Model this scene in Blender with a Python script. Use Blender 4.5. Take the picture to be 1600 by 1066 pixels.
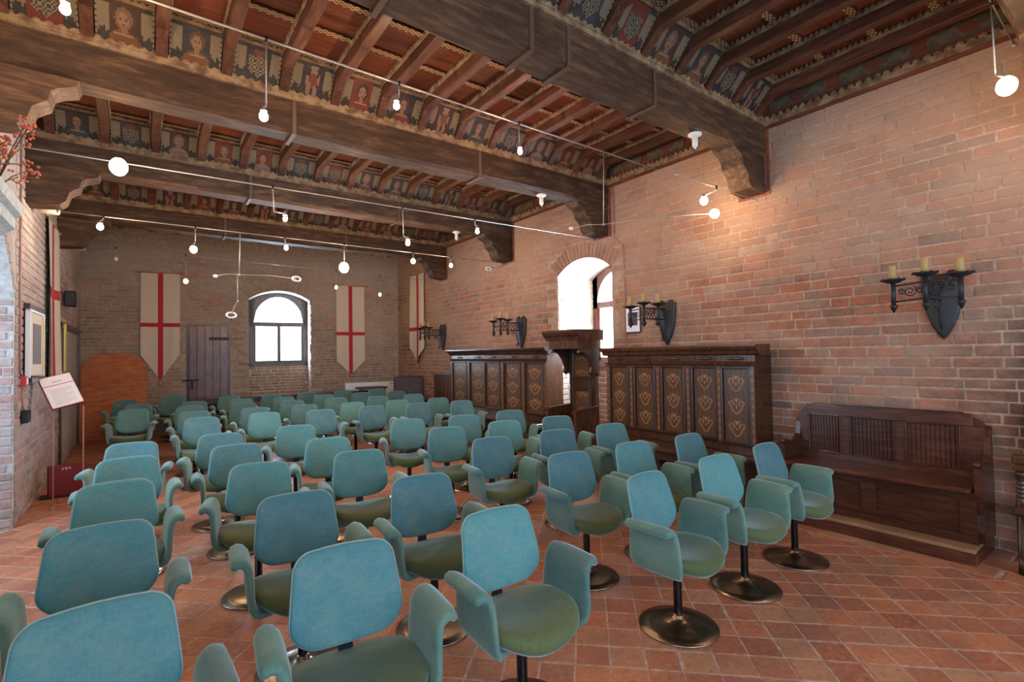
import bpy, math, random
import numpy as np
from mathutils import Vector, Matrix

for o in list(bpy.data.objects):
    bpy.data.objects.remove(o)
C = bpy.context.scene.collection
R = math.radians
rnd = random.Random(7)

# ------------------------------------------------------------------ camera
H = 1.6
yaw, pitch, roll = R(36.63), R(1.5), R(-1.0)
fw = Vector((math.sin(yaw)*math.cos(pitch), math.cos(yaw)*math.cos(pitch), math.sin(pitch)))
rt = Vector((math.cos(yaw), -math.sin(yaw), 0)); up = rt.cross(fw)
rt2 = rt*math.cos(roll) + up*math.sin(roll); up2 = -rt*math.sin(roll) + up*math.cos(roll)
cam_d = bpy.data.cameras.new('camera'); cam = bpy.data.objects.new('camera', cam_d); C.objects.link(cam)
cam_d.sensor_width = 36.0; cam_d.lens = 36.0*778.0/1600.0; cam_d.clip_start = .05; cam_d.clip_end = 200
m3 = Matrix((rt2, up2, -fw)).transposed()
cam.matrix_world = Matrix.Translation((0, 0, H)) @ m3.to_4x4()
S = bpy.context.scene
S.camera = cam
CAM = Vector((0, 0, H))
def in_view(p, m=.05):
    v = Vector(p)-CAM; d = v.dot(fw)
    if d < .3: return False
    return abs(v.dot(rt2)/d) < 800/778+m and abs(v.dot(up2)/d) < 533/778+m

# ------------------------------------------------------------------ world, daylight, exposure
S.view_settings.view_transform = 'Standard'; S.view_settings.look = 'None'
S.view_settings.gamma = 1.0; S.view_settings.use_curve_mapping = False
S.view_settings.exposure = 0.10
try:
    S.cycles.use_denoising = True
    S.cycles.max_bounces = 7; S.cycles.diffuse_bounces = 4; S.cycles.glossy_bounces = 3
    S.cycles.transparent_max_bounces = 10; S.cycles.sample_clamp_indirect = 6.0
    S.cycles.use_light_tree = True
except Exception:
    pass
W = bpy.data.worlds.new('sky'); S.world = W; W.use_nodes = True
bg = W.node_tree.nodes['Background']; bg.inputs[0].default_value = (.82, .92, 1, 1); bg.inputs[1].default_value = 3.2
def area(name, loc, rot, sx, sy, power, col):
    l = bpy.data.lights.new(name, 'AREA'); l.shape = 'RECTANGLE'; l.size = sx; l.size_y = sy
    l.energy = power; l.color = col
    o = bpy.data.objects.new(name, l); o.location = loc; o.rotation_euler = rot; C.objects.link(o); return o
DAY = (.36, .68, 1.0)
area('daylight_right_window', (6.95, 5.45, 2.0), (0, R(90), 0), 2.4, 1.3, 1000, (.62, .82, 1.0))
area('daylight_far_window', (2.35, 13.95, 2.2), (R(-90), 0, R(8)), 1.5, 2.2, 520, (.62, .80, 1.0))
area('daylight_left_window', (-2.45, 5.2, 1.9), (0, R(-90), 0), 2.2, 2.2, 95, DAY)
area('daylight_near_window', (.7, -3.75, 2.05), (R(90), 0, 0), 2.3, 2.3, 165, DAY)
area('daylight_near_window_right', (3.9, -3.75, 2.05), (R(90), 0, 0), 1.9, 2.3, 95, DAY)
area('daylight_near_side_window', (-1.75, -1.0, 1.95), (0, R(-90), 0), 2.2, 1.6, 60, DAY)

# ------------------------------------------------------------------ room sizes
XL, XR = -1.0, 5.42
YN = -3.3
A2 = Vector((XL, 13.2)); B2 = Vector((XR, 12.3))
FT = (B2-A2).normalized(); FN = Vector((FT.y, -FT.x))        # along far wall, towards the room
FLEN = (B2-A2).length
BEAMS = [(-1.95, -1.67), (.34, .62), (2.62, 2.90), (4.88, 5.16), (7.20, 7.49), (9.66, 9.95)]
ZB0, ZB1 = 3.72, 4.05
ZP = 4.36

# ------------------------------------------------------------------ mesh helpers
class MB:
    def __init__(s): s.v = []; s.f = []; s.m = []; s.sm = []; s.c = []
    def add(s, vs, fs, m=0, sm=False, c=0.0):
        n = len(s.v); s.v += [tuple(v) for v in vs]
        for f in fs: s.f.append(tuple(i+n for i in f)); s.m.append(m); s.sm.append(sm); s.c.append(c)
        return s
    def box(s, a, b, m=0, M=None, c=0.0, bev=0):
        x0, y0, z0 = a; x1, y1, z1 = b
        if bev:
            d = min(bev, (x1-x0)*.4, (y1-y0)*.4, (z1-z0)*.4)
            vs = []; idx = {}
            X, Y, Z = (x0, x1), (y0, y1), (z0, z1)
            for i in (0, 1):
                for j in (0, 1):
                    for k in (0, 1):
                        sx = 1-2*i; sy = 1-2*j; sz = 1-2*k
                        idx[i, j, k] = len(vs)
                        vs += [(X[i], Y[j]+sy*d, Z[k]+sz*d), (X[i]+sx*d, Y[j], Z[k]+sz*d), (X[i]+sx*d, Y[j]+sy*d, Z[k])]
            fs = []
            for i in (0, 1):
                q = [idx[i, 0, 0], idx[i, 1, 0], idx[i, 1, 1], idx[i, 0, 1]]; fs.append(q if i else q[::-1])
                q = [idx[0, i, 0]+1, idx[0, i, 1]+1, idx[1, i, 1]+1, idx[1, i, 0]+1]; fs.append(q if i else q[::-1])
                q = [idx[0, 0, i]+2, idx[1, 0, i]+2, idx[1, 1, i]+2, idx[0, 1, i]+2]; fs.append(q if i else q[::-1])
            for i in (0, 1):
                for j in (0, 1):
                    for kk, (p, q, r, t) in enumerate((((i, j, 0), (i, j, 1), 0, 1), ((i, 0, j), (i, 1, j), 0, 2), ((0, i, j), (1, i, j), 1, 2))):
                        fs.append((idx[p]+r, idx[q]+r, idx[q]+t, idx[p]+t))
            for k in idx.values(): fs.append((k, k+1, k+2))
        else:
            vs = [(x0, y0, z0), (x1, y0, z0), (x1, y1, z0), (x0, y1, z0), (x0, y0, z1), (x1, y0, z1), (x1, y1, z1), (x0, y1, z1)]
            fs = [(0, 3, 2, 1), (4, 5, 6, 7), (0, 1, 5, 4), (1, 2, 6, 5), (2, 3, 7, 6), (3, 0, 4, 7)]
        if M is not None: vs = [M @ Vector(v) for v in vs]
        return s.add(vs, fs, m, False, c)
    def tube(s, pts, r, n=8, m=0, cap=True, sm=True):
        pts = [Vector(p) for p in pts]; k = len(pts)
        rr = r if isinstance(r, (list, tuple)) else [r]*k
        vs = []; last = None
        for i, p in enumerate(pts):
            t = (pts[min(i+1, k-1)]-pts[max(i-1, 0)])
            t = t.normalized() if t.length > 1e-9 else Vector((0, 0, 1))
            if last is None: a = t.orthogonal().normalized()
            else:
                a = last - t*last.dot(t); a = a.normalized() if a.length > 1e-6 else t.orthogonal().normalized()
            last = a; b = t.cross(a)
            for j in range(n):
                w = 2*math.pi*j/n; vs.append(p+(a*math.cos(w)+b*math.sin(w))*rr[i])
        fs = [(i*n+j, i*n+(j+1) % n, (i+1)*n+(j+1) % n, (i+1)*n+j) for i in range(k-1) for j in range(n)]
        if cap: fs += [tuple(range(n))[::-1], tuple(range((k-1)*n, k*n))]
        return s.add(vs, fs, m, sm)
    def lathe(s, prof, n=24, m=0, M=None, sm=True):
        vs = []; k = len(prof)
        for r, z in prof:
            for j in range(n):
                w = 2*math.pi*j/n; vs.append((r*math.cos(w), r*math.sin(w), z))
        fs = [(i*n+j, i*n+(j+1) % n, (i+1)*n+(j+1) % n, (i+1)*n+j) for i in range(k-1) for j in range(n)]
        fs += [tuple(range(n))[::-1], tuple(range((k-1)*n, k*n))]
        if M is not None: vs = [M @ Vector(v) for v in vs]
        return s.add(vs, fs, m, sm)
    def prism(s, poly, h0, h1, fn, m=0, sm=False):
        """poly of 2D points, extruded between h0 and h1; fn(a,b,h)->3D"""
        n = len(poly)
        vs = [fn(a, b, h0) for a, b in poly]+[fn(a, b, h1) for a, b in poly]
        fs = [tuple(range(n))[::-1], tuple(range(n, 2*n))]+[(i, (i+1) % n, n+(i+1) % n, n+i) for i in range(n)]
        return s.add(vs, fs, m, sm)
    def sphere(s, c, r, n=12, k=8, m=0):
        c = Vector(c); rx, ry, rz = r if isinstance(r, (tuple, list)) else (r, r, r)
        vs = [c+Vector((0, 0, -rz))]
        for i in range(1, k):
            t = -math.pi/2+math.pi*i/k
            for j in range(n):
                w = 2*math.pi*j/n; vs.append(c+Vector((rx*math.cos(t)*math.cos(w), ry*math.cos(t)*math.sin(w), rz*math.sin(t))))
        vs.append(c+Vector((0, 0, rz))); e = len(vs)-1
        fs = [(0, 1+(j+1) % n, 1+j) for j in range(n)]
        for i in range(k-2):
            for j in range(n): fs.append((1+i*n+j, 1+i*n+(j+1) % n, 1+(i+1)*n+(j+1) % n, 1+(i+1)*n+j))
        b = 1+(k-2)*n; fs += [(b+j, b+(j+1) % n, e) for j in range(n)]
        return s.add(vs, fs, m, True)
    def mesh(s, name, mats, attr=False):
        me = bpy.data.meshes.new(name); me.from_pydata(s.v, [], s.f)
        if not isinstance(mats, (list, tuple)): mats = [mats]
        for m in mats: me.materials.append(m)
        me.polygons.foreach_set('material_index', s.m); me.polygons.foreach_set('use_smooth', s.sm)
        if attr:
            at = me.attributes.new('rnd', 'FLOAT', 'FACE'); at.data.foreach_set('value', s.c)
        me.update(); return me
    def obj(s, name, mats, parent=None, attr=False):
        return link(name, s.mesh(name, mats, attr), parent)
def link(name, me, parent=None, loc=None, rot=None, scale=None):
    o = bpy.data.objects.new(name, me); C.objects.link(o)
    if parent: o.parent = parent
    if loc is not None: o.location = loc
    if rot is not None: o.rotation_euler = rot
    if scale is not None: o.scale = scale
    return o
def empty(name, loc=(0, 0, 0), rz=0):
    o = bpy.data.objects.new(name, None); o.empty_display_size = .1; o.location = loc; o.rotation_euler = (0, 0, rz); C.objects.link(o); return o
def tag(o, label, cat, group=None):
    o['label'] = label; o['category'] = cat
    if group: o['group'] = group
    return o
def struct(o): o['kind'] = 'structure'; return o
def stuff(o): o['kind'] = 'stuff'; return o
def copy_tree(o, parent=None):
    c = o.copy(); C.objects.link(c)
    if parent: c.parent = parent
    for ch in list(o.children): copy_tree(ch, c)
    return c

# ------------------------------------------------------------------ materials
def mat(name, col, rough=.6, metal=0, **kw):
    m = bpy.data.materials.new(name); m.use_nodes = True
    b = m.node_tree.nodes['Principled BSDF']
    b.inputs['Base Color'].default_value = (*col, 1); b.inputs['Roughness'].default_value = rough; b.inputs['Metallic'].default_value = metal
    for k, v in kw.items(): b.inputs[k.replace('_', ' ')].default_value = v
    return m
def nodes(m): return m.node_tree.nodes, m.node_tree.links, m.node_tree.nodes['Principled BSDF']
def coords(N, L, scale=(1, 1, 1), gen='Object'):
    t = N.new('ShaderNodeTexCoord'); mp = N.new('ShaderNodeMapping'); mp.inputs['Scale'].default_value = scale
    L.new(t.outputs[gen], mp.inputs[0]); return mp.outputs[0]
def geo_pos(N, L, scale=(1, 1, 1)):
    t = N.new('ShaderNodeNewGeometry'); mp = N.new('ShaderNodeMapping'); mp.inputs['Scale'].default_value = scale
    L.new(t.outputs['Position'], mp.inputs[0]); return mp.outputs[0]
def noise(N, L, vec, sc, det=4, rough=.55):
    n = N.new('ShaderNodeTexNoise'); n.inputs['Scale'].default_value = sc; n.inputs['Detail'].default_value = det; n.inputs['Roughness'].default_value = rough
    L.new(vec, n.inputs['Vector']); return n.outputs['Fac']
def ramp(N, L, fac, stops, interp='LINEAR'):
    r = N.new('ShaderNodeValToRGB'); r.color_ramp.interpolation = interp
    e = r.color_ramp.elements
    while len(e) < len(stops): e.new(.5)
    for x, (p, c) in zip(e, stops): x.position = p; x.color = (*c, 1)
    L.new(fac, r.inputs[0]); return r.outputs[0]
def mix(N, L, fac, a, b, mode='MIX'):
    x = N.new('ShaderNodeMix'); x.data_type = 'RGBA'; x.blend_type = mode
    for sock, v in ((x.inputs[0], fac), (x.inputs[6], a), (x.inputs[7], b)):
        if isinstance(v, (int, float)): sock.default_value = v
        elif isinstance(v, tuple): sock.default_value = (*v, 1)
        else: L.new(v, sock)
    return x.outputs[2]
def bump(N, L, b, h, st=.3, dist=.01):
    n = N.new('ShaderNodeBump'); n.inputs['Strength'].default_value = st; n.inputs['Distance'].default_value = dist
    L.new(h, n.inputs['Height']); L.new(n.outputs[0], b.inputs['Normal'])
def math_n(N, L, op, a, b=0.0):
    n = N.new('ShaderNodeMath'); n.operation = op
    for i, v in ((0, a), (1, b)):
        if isinstance(v, (int, float)): n.inputs[i].default_value = v
        else: L.new(v, n.inputs[i])
    return n.outputs[0]

def wood(name, c1, c2, rough=.5, grain=(1.5, 14, 14), spec=.4, world=False, bs=.25):
    m = mat(name, c1, rough); N, L, b = nodes(m); b.inputs['Specular IOR Level'].default_value = spec
    v = geo_pos(N, L, grain) if world else coords(N, L, grain)
    f = noise(N, L, v, 3, 6, .65)
    v2 = geo_pos(N, L, (1, 1, 1)) if world else coords(N, L)
    g = noise(N, L, v2, 2.2, 3)
    c = ramp(N, L, f, [(.3, tuple(x*.55 for x in c1)), (.5, c1), (.72, c2)])
    oi = N.new('ShaderNodeObjectInfo')
    c = mix(N, L, ramp(N, L, g, [(.35, (0, 0, 0)), (.7, (.45, .45, .45))]), c, tuple(x*.45 for x in c1))
    vv = math_n(N, L, 'ADD', math_n(N, L, 'MULTIPLY', oi.outputs['Random'], .55), .70)
    hs = N.new('ShaderNodeHueSaturation'); L.new(c, hs.inputs['Color']); L.new(vv, hs.inputs['Value'])
    L.new(hs.outputs[0], b.inputs['Base Color'])
    bump(N, L, b, f, bs, .006); return m

def brick_material(name, stops, wash, wash_amt, soot=None):
    m = mat(name, (.4, .2, .15), .88); N, L, b = nodes(m); b.inputs['Specular IOR Level'].default_value = .2
    at = N.new('ShaderNodeAttribute'); at.attribute_name = 'rnd'
    oi = N.new('ShaderNodeObjectInfo')
    s = math_n(N, L, 'FRACT', math_n(N, L, 'ADD', at.outputs['Fac'], oi.outputs['Random']))
    c = ramp(N, L, s, stops)
    p = geo_pos(N, L)
    n1 = noise(N, L, p, 45, 5, .7); n2 = noise(N, L, p, 9, 4)
    c = mix(N, L, ramp(N, L, n1, [(.42, (0, 0, 0)), (.75, (.5, .5, .5))]), c, wash)
    c = mix(N, L, ramp(N, L, n2, [(.35, (.35, .35, .35)), (.6, (0, 0, 0))]), c, (.12, .085, .07))
    n3 = noise(N, L, geo_pos(N, L, (1, .7, 1.3)), .9, 5, .6)
    sep = N.new('ShaderNodeSeparateXYZ'); L.new(p, sep.inputs[0])
    hgt = N.new('ShaderNodeMapRange'); L.new(sep.outputs['Z'], hgt.inputs[0])
    hgt.inputs[1].default_value = 1.2; hgt.inputs[2].default_value = 3.9; hgt.inputs[3].default_value = -.12; hgt.inputs[4].default_value = .16
    w = math_n(N, L, 'ADD', n3, hgt.outputs[0])
    c = mix(N, L, ramp(N, L, w, [(.38, (0, 0, 0)), (.66, (wash_amt,)*3)]), c, wash)
    if soot:
        sy, sz, sr = soot
        dy = math_n(N, L, 'ABSOLUTE', math_n(N, L, 'SUBTRACT', sep.outputs['Y'], sy))
        dz = math_n(N, L, 'MULTIPLY', math_n(N, L, 'ABSOLUTE', math_n(N, L, 'SUBTRACT', sep.outputs['Z'], sz)), .75)
        d = math_n(N, L, 'ADD', dy, dz)
        k = math_n(N, L, 'MULTIPLY', math_n(N, L, 'ADD', d, math_n(N, L, 'MULTIPLY', noise(N, L, geo_pos(N, L, (1, 1, 1.4)), 4.5, 6, .75), 1.5)), .5)
        c = mix(N, L, ramp(N, L, k, [(sr*.21, (.72, .72, .72)), (sr*.36, (0, 0, 0))]), c, (.02, .015, .013))
    L.new(c, b.inputs['Base Color'])
    bump(N, L, b, n1, .5, .006); return m

BR = [(0, (.22, .085, .05)), (.16, (.37, .12, .065)), (.34, (.30, .15, .105)), (.5, (.42, .15, .085)), (.62, (.25, .15, .115)), (.74, (.36, .20, .14)), (.88, (.40, .15, .09)), (.96, (.14, .09, .075)), (1, (.42, .28, .21))]
M_brick_r = brick_material('brick_right', BR, (.42, .285, .21), .72, soot=(.62, 1.25, 2.25))
M_brick_f = brick_material('brick_far', [(0, (.20, .14, .11)), (.3, (.30, .22, .17)), (.5, (.36, .19, .13)), (.62, (.27, .22, .185)), (.88, (.34, .27, .21)), (1, (.46, .13, .08))], (.44, .37, .31), .6)
M_brick_l = brick_material('brick_left', [(0, (.26, .16, .14)), (.3, (.36, .27, .25)), (.5, (.38, .19, .15)), (.7, (.34, .30, .29)), (1, (.42, .26, .22))], (.50, .46, .45), .75)
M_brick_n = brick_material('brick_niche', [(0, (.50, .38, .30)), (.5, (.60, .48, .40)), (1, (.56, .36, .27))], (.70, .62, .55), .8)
def mortar(name, c1, c2):
    m = mat(name, c1, .93); N, L, b = nodes(m); b.inputs['Specular IOR Level'].default_value = .15
    p = geo_pos(N, L); n = noise(N, L, p, 18, 6, .7); n2 = noise(N, L, p, 1.3, 3)
    c = ramp(N, L, n, [(.3, tuple(x*.6 for x in c1)), (.55, c1), (.8, c2)])
    c = mix(N, L, ramp(N, L, n2, [(.45, (0, 0, 0)), (.75, (.55,)*3)]), c, tuple(x*.62 for x in c1))
    L.new(c, b.inputs['Base Color']); bump(N, L, b, n, .7, .012); return m
M_mort_r = mortar('mortar_right', (.46, .315, .235), (.58, .43, .34))
M_mort_f = mortar('mortar_far', (.42, .35, .29), (.55, .48, .41))
M_mort_l = mortar('mortar_left', (.46, .43, .42), (.60, .57, .56))
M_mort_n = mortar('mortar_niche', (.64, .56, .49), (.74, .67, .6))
M_plain_plaster = mortar('plaster', (.42, .36, .3), (.5, .44, .38))

M_tile = mat('terracotta_tile', (.5, .2, .1), .5); N, L, b = nodes(M_tile)
at = N.new('ShaderNodeAttribute'); at.attribute_name = 'rnd'; oi = N.new('ShaderNodeObjectInfo')
s_ = math_n(N, L, 'FRACT', math_n(N, L, 'ADD', at.outputs['Fac'], oi.outputs['Random']))
c = ramp(N, L, s_, [(0, (.34, .105, .055)), (.3, (.46, .155, .075)), (.5, (.32, .12, .075)), (.7, (.52, .18, .08)), (.88, (.40, .16, .095)), (1, (.46, .22, .115))])
p = geo_pos(N, L); n1 = noise(N, L, p, 30, 6, .7); n2 = noise(N, L, p, 5, 4)
c = mix(N, L, ramp(N, L, n1, [(.5, (0, 0, 0)), (.75, (.55,)*3)]), c, (.56, .36, .26))
c = mix(N, L, ramp(N, L, n1, [(.3, (.7,)*3), (.45, (0, 0, 0))]), c, (.13, .06, .045))
c = mix(N, L, ramp(N, L, n2, [(.3, (.45,)*3), (.55, (0, 0, 0))]), c, (.22, .10, .07))
L.new(c, b.inputs['Base Color'])
L.new(ramp(N, L, n2, [(.3, (.34,)*3), (.7, (.6,)*3)]), b.inputs['Roughness']); b.inputs['Specular IOR Level'].default_value = .45
bump(N, L, b, n1, .35, .004)
M_grout = mortar('grout', (.50, .33, .26), (.72, .55, .46))

M_beam = wood('beam_wood', (.078, .042, .026), (.20, .105, .055), .65, (1.2, 7, 7), .25, True, .6)
M_beam_side = M_beam
M_joist = wood('joist_wood', (.095, .036, .021), (.17, .075, .042), .55, (9, 1.2, 9), .3, True, .3)
M_plank = wood('plank_wood', (.15, .042, .022), (.22, .075, .04), .5, (1.6, 12, 12), .3, True, .3)
M_redtrim = wood('red_trim', (.2, .055, .03), (.3, .1, .06), .55, (12, 1, 12), .3, True)
M_walnut = wood('walnut', (.075, .026, .012), (.145, .055, .024), .27, (10, 10, 1.4), .5)
M_walnut_d = wood('walnut_dark', (.055, .022, .012), (.10, .04, .02), .3, (10, 10, 1.4), .5)
M_oak = wood('bench_oak', (.078, .024, .013), (.135, .050, .024), .27, (10, 1.4, 10), .5)
M_oak_l = wood('bench_step', (.26, .13, .07), (.36, .2, .11), .45, (10, 1.4, 10), .4)
M_black = mat('black_iron', (.022, .020, .022), .45, .6)
M_iron = mat('wrought_iron', (.035, .033, .037), .5, .5)
M_strap = mat('iron_strap', (.13, .075, .055), .6, .3)
M_candle = mat('candle_tube', (.40, .26, .09), .6)
M_chrome = mat('brushed_chrome', (.33, .27, .22), .27, 1.0); M_chrome.node_tree.nodes['Principled BSDF'].inputs['Anisotropic'].default_value = .6
M_pole = mat('dark_steel', (.07, .06, .065), .3, .9)
M_steel = mat('cable_steel', (.42, .39, .37), .5, .5)
M_white = mat('white_enamel', (.72, .78, .84), .4)
M_whitemetal = mat('white_plastic', (.8, .78, .75), .4)
M_red = mat('dark_red', (.16, .006, .012), .5)
M_alarm = mat('alarm_red', (.5, .03, .03), .45)
M_paper = mat('paper', (.78, .78, .85), .5)
M_gold = mat('gilt', (.62, .5, .14), .4, .5)
M_brass = mat('brass_knob', (.5, .28, .08), .4, .6)
M_leather = wood('leather', (.05, .02, .015), (.08, .04, .03), .45, (4, 4, 4), .4)
M_stone = mortar('white_stone', (.58, .62, .62), (.66, .70, .70))
M_dark = mat('dark_gap', (.02, .012, .01), .9)
M_door = wood('old_door', (.17, .075, .07), (.26, .17, .17), .3, (12, 12, 1.2), .6)
M_board = wood('orange_board', (.52, .16, .06), (.6, .22, .09), .55, (1.4, 8, 8), .3)
M_table = wood('table_wood', (.11, .035, .03), (.18, .07, .05), .18, (1.4, 9, 9), .7)
M_wframe = wood('window_frame', (.17, .055, .03), (.22, .08, .05), .4, (9, 9, 1.5), .5)
M_wframe2 = wood('window_frame_grey', (.12, .10, .11), (.16, .13, .13), .5, (9, 9, 1.5), .5)
M_berry = mat('red_berries', (.5, .09, .04), .4)
M_twig = mat('twig', (.12, .07, .04), .8)
M_conduit = mat('conduit', (.4, .2, .16), .5)
M_pen = mat('dark_print', (.05, .04, .05), .6)
M_acrylic = mat('clear_acrylic', (.55, .3, .3), .1, 0, Alpha=.5)

def velvet(name, base, dust):
    m = mat(name, base, .85); N, L, b = nodes(m)
    v = coords(N, L)
    n1 = noise(N, L, v, 7, 4); n2 = noise(N, L, coords(N, L, (160, 160, 22)), 1.0, 2); n3 = noise(N, L, coords(N, L, (24, 24, 170)), 1.0, 2)
    oi = N.new('ShaderNodeObjectInfo')
    c = mix(N, L, ramp(N, L, n1, [(.35, (0, 0, 0)), (.75, (.5,)*3)]), base, dust)
    c = mix(N, L, ramp(N, L, n2, [(.35, (0, 0, 0)), (.7, (.22,)*3)]), c, tuple(min(1, x*1.9) for x in base))
    c = mix(N, L, ramp(N, L, n3, [(.35, (0, 0, 0)), (.7, (.22,)*3)]), c, tuple(x*.55 for x in base))
    hs = N.new('ShaderNodeHueSaturation'); L.new(c, hs.inputs['Color'])
    L.new(math_n(N, L, 'ADD', math_n(N, L, 'MULTIPLY', oi.outputs['Random'], .35), .82), hs.inputs['Value'])
    L.new(math_n(N, L, 'ADD', math_n(N, L, 'MULTIPLY', oi.outputs['Random'], -.045), .515), hs.inputs['Hue'])
    L.new(hs.outputs[0], b.inputs['Base Color'])
    b.inputs['Sheen Weight'].default_value = .55; b.inputs['Sheen Roughness'].default_value = .38
    b.inputs['Sheen Tint'].default_value = (.7, .88, .95, 1); b.inputs['Specular IOR Level'].default_value = .15
    bump(N, L, b, n2, .12, .002); return m
M_vel = velvet('velvet_teal', (.076, .192, .228), (.225, .29, .24))  # one cloth throughout; backs tinted bluer, cool daylight put into the base colour
M_velarm = velvet('velvet_arm', (.088, .170, .155), (.21, .25, .18))  # arms shifted part way to olive, some warm lamplight put into the colour
M_velseat = velvet('velvet_seat', (.080, .105, .045), (.12, .14, .06))  # seat olive is warm lamplight put into the colour, same cloth as backs
M_piping = mat('piping', (.24, .34, .33), .8)

def vcol_mat(name, rough=.6, spec=.3):
    m = mat(name, (1, 1, 1), rough); N, L, b = nodes(m); b.inputs['Specular IOR Level'].default_value = spec
    a = N.new('ShaderNodeAttribute'); a.attribute_name = 'paint'
    n = noise(N, L, geo_pos(N, L), 14, 5, .7)
    c = mix(N, L, ramp(N, L, n, [(.4, (0, 0, 0)), (.75, (.35,)*3)]), a.outputs['Color'], (.10, .07, .05))
    L.new(c, b.inputs['Base Color']); return m
M_paint = vcol_mat('painted_wood', .6)
M_inlay = vcol_mat('inlaid_wood', .3, .5)

def bulb_mat(name, col, st):
    m = bpy.data.materials.new(name); m.use_nodes = True; N = m.node_tree.nodes; L = m.node_tree.links; N.clear()
    o = N.new('ShaderNodeOutputMaterial'); a = N.new('ShaderNodeAddShader'); e = N.new('ShaderNodeEmission'); t = N.new('ShaderNodeBsdfTransparent')
    e.inputs[0].default_value = (*col, 1); e.inputs[1].default_value = st
    L.new(e.outputs[0], a.inputs[0]); L.new(t.outputs[0], a.inputs[1]); L.new(a.outputs[0], o.inputs[0]); return m
M_bulb = bulb_mat('bulb_warm', (1, .80, .50), 14); M_bulb_r = bulb_mat('bulb_reddish', (1, .50, .34), 9)
M_glass = bpy.data.materials.new('window_glass'); M_glass.use_nodes = True
N = M_glass.node_tree.nodes; L = M_glass.node_tree.links; N.clear()
o_ = N.new('ShaderNodeOutputMaterial'); x_ = N.new('ShaderNodeMixShader'); t_ = N.new('ShaderNodeBsdfTransparent'); g_ = N.new('ShaderNodeBsdfGlossy')
g_.inputs['Roughness'].default_value = .05; x_.inputs[0].default_value = .06
L.new(t_.outputs[0], x_.inputs[1]); L.new(g_.outputs[0], x_.inputs[2]); L.new(x_.outputs[0], o_.inputs[0])

# ------------------------------------------------------------------ masonry
def unit_brick(mt):
    b = MB()
    # unit brick: u 0..1, v 0..1, depth 0 (back) .. 1 (front), chamfered face
    cx, cz = .03, .11
    vs = [(0, 0, 0), (1, 0, 0), (1, 1, 0), (0, 1, 0), (0, 0, .6), (1, 0, .6), (1, 1, .6), (0, 1, .6),
          (cx, cz, 1), (1-cx, cz, 1), (1-cx, 1-cz, 1), (cx, 1-cz, 1)]
    fs = [(0, 1, 5, 4), (1, 2, 6, 5), (2, 3, 7, 6), (3, 0, 4, 7), (4, 5, 9, 8), (5, 6, 10, 9), (6, 7, 11, 10), (7, 4, 8, 11), (8, 9, 10, 11)]
    b.add(vs, fs); return b
UB = unit_brick(None)

def lay_bricks(u0, u1, z0, z1, holes, P, Bl=.265, Bh=.075, j=.0165, seed=1, vis=None):
    """returns list of (u,v,w,h,d,rnd,angle) bricks in wall coordinates, skipping the openings"""
    r = random.Random(seed); out = []; z = z0; row = 0
    while z < z1-.03:
        h = Bh*r.uniform(.86, 1.12); u = u0-r.uniform(0, Bl)
        while u < u1:
            w = Bl*(r.choice((.5, .5, .78, 1, 1, 1, 1.08))+r.uniform(-.04, .04))
            a, b_ = max(u, u0), min(u+w, u1)
            ok = b_-a > .05 and z+h < z1+.02
            if ok:
                for f in holes:
                    if f(a, z, b_, z+h): ok = False; break
            if ok: out.append((a, z, b_-a, h, r.uniform(.5, 1.3), r.random(), r.uniform(-.012, .012)))
            u += w+j*r.uniform(.7, 1.4)
        z += h+j*r.uniform(.75, 1.25); row += 1
    return out
def build_bricks(bricks, Pf, rotmat, depth, m, parent, limit=300, name='brick'):
    """Pf(u,v)->3D point on the wall face; rotmat columns = u, v, outward normal"""
    ranked = []
    for i, b in enumerate(bricks):
        p = Pf(b[0]+b[2]/2, b[1]+b[3]/2)
        if limit and in_view(p, -.02):
            ranked.append((-(b[2]*b[3])*max(.05, abs((CAM-p).normalized().dot(rotmat.col[2])))/((p-CAM).length**2), i))
    ranked.sort(); solo = set(i for _, i in ranked[:limit])
    me = UB.mesh(name, m); big = MB(); q = rotmat.to_quaternion()
    for i, b in enumerate(bricks):
        u, v, w, h, d, rn, an = b; dd = depth*d
        p = Pf(u, v)
        if i in solo:
            o = bpy.data.objects.new(name, me); C.objects.link(o); o.parent = parent
            o.rotation_mode = 'QUATERNION'; o.rotation_quaternion = q; o.location = p; o.scale = (w, h, dd)
        else:
            vs = [p+rotmat @ Vector((x*w, y*h+an*x*w, t*dd)) for x, y, t in UB.v]
            big.add(vs, UB.f, 0, False, rn)
    if big.v: stuff(big.obj(name+'_courses', m, parent, True))

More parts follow.
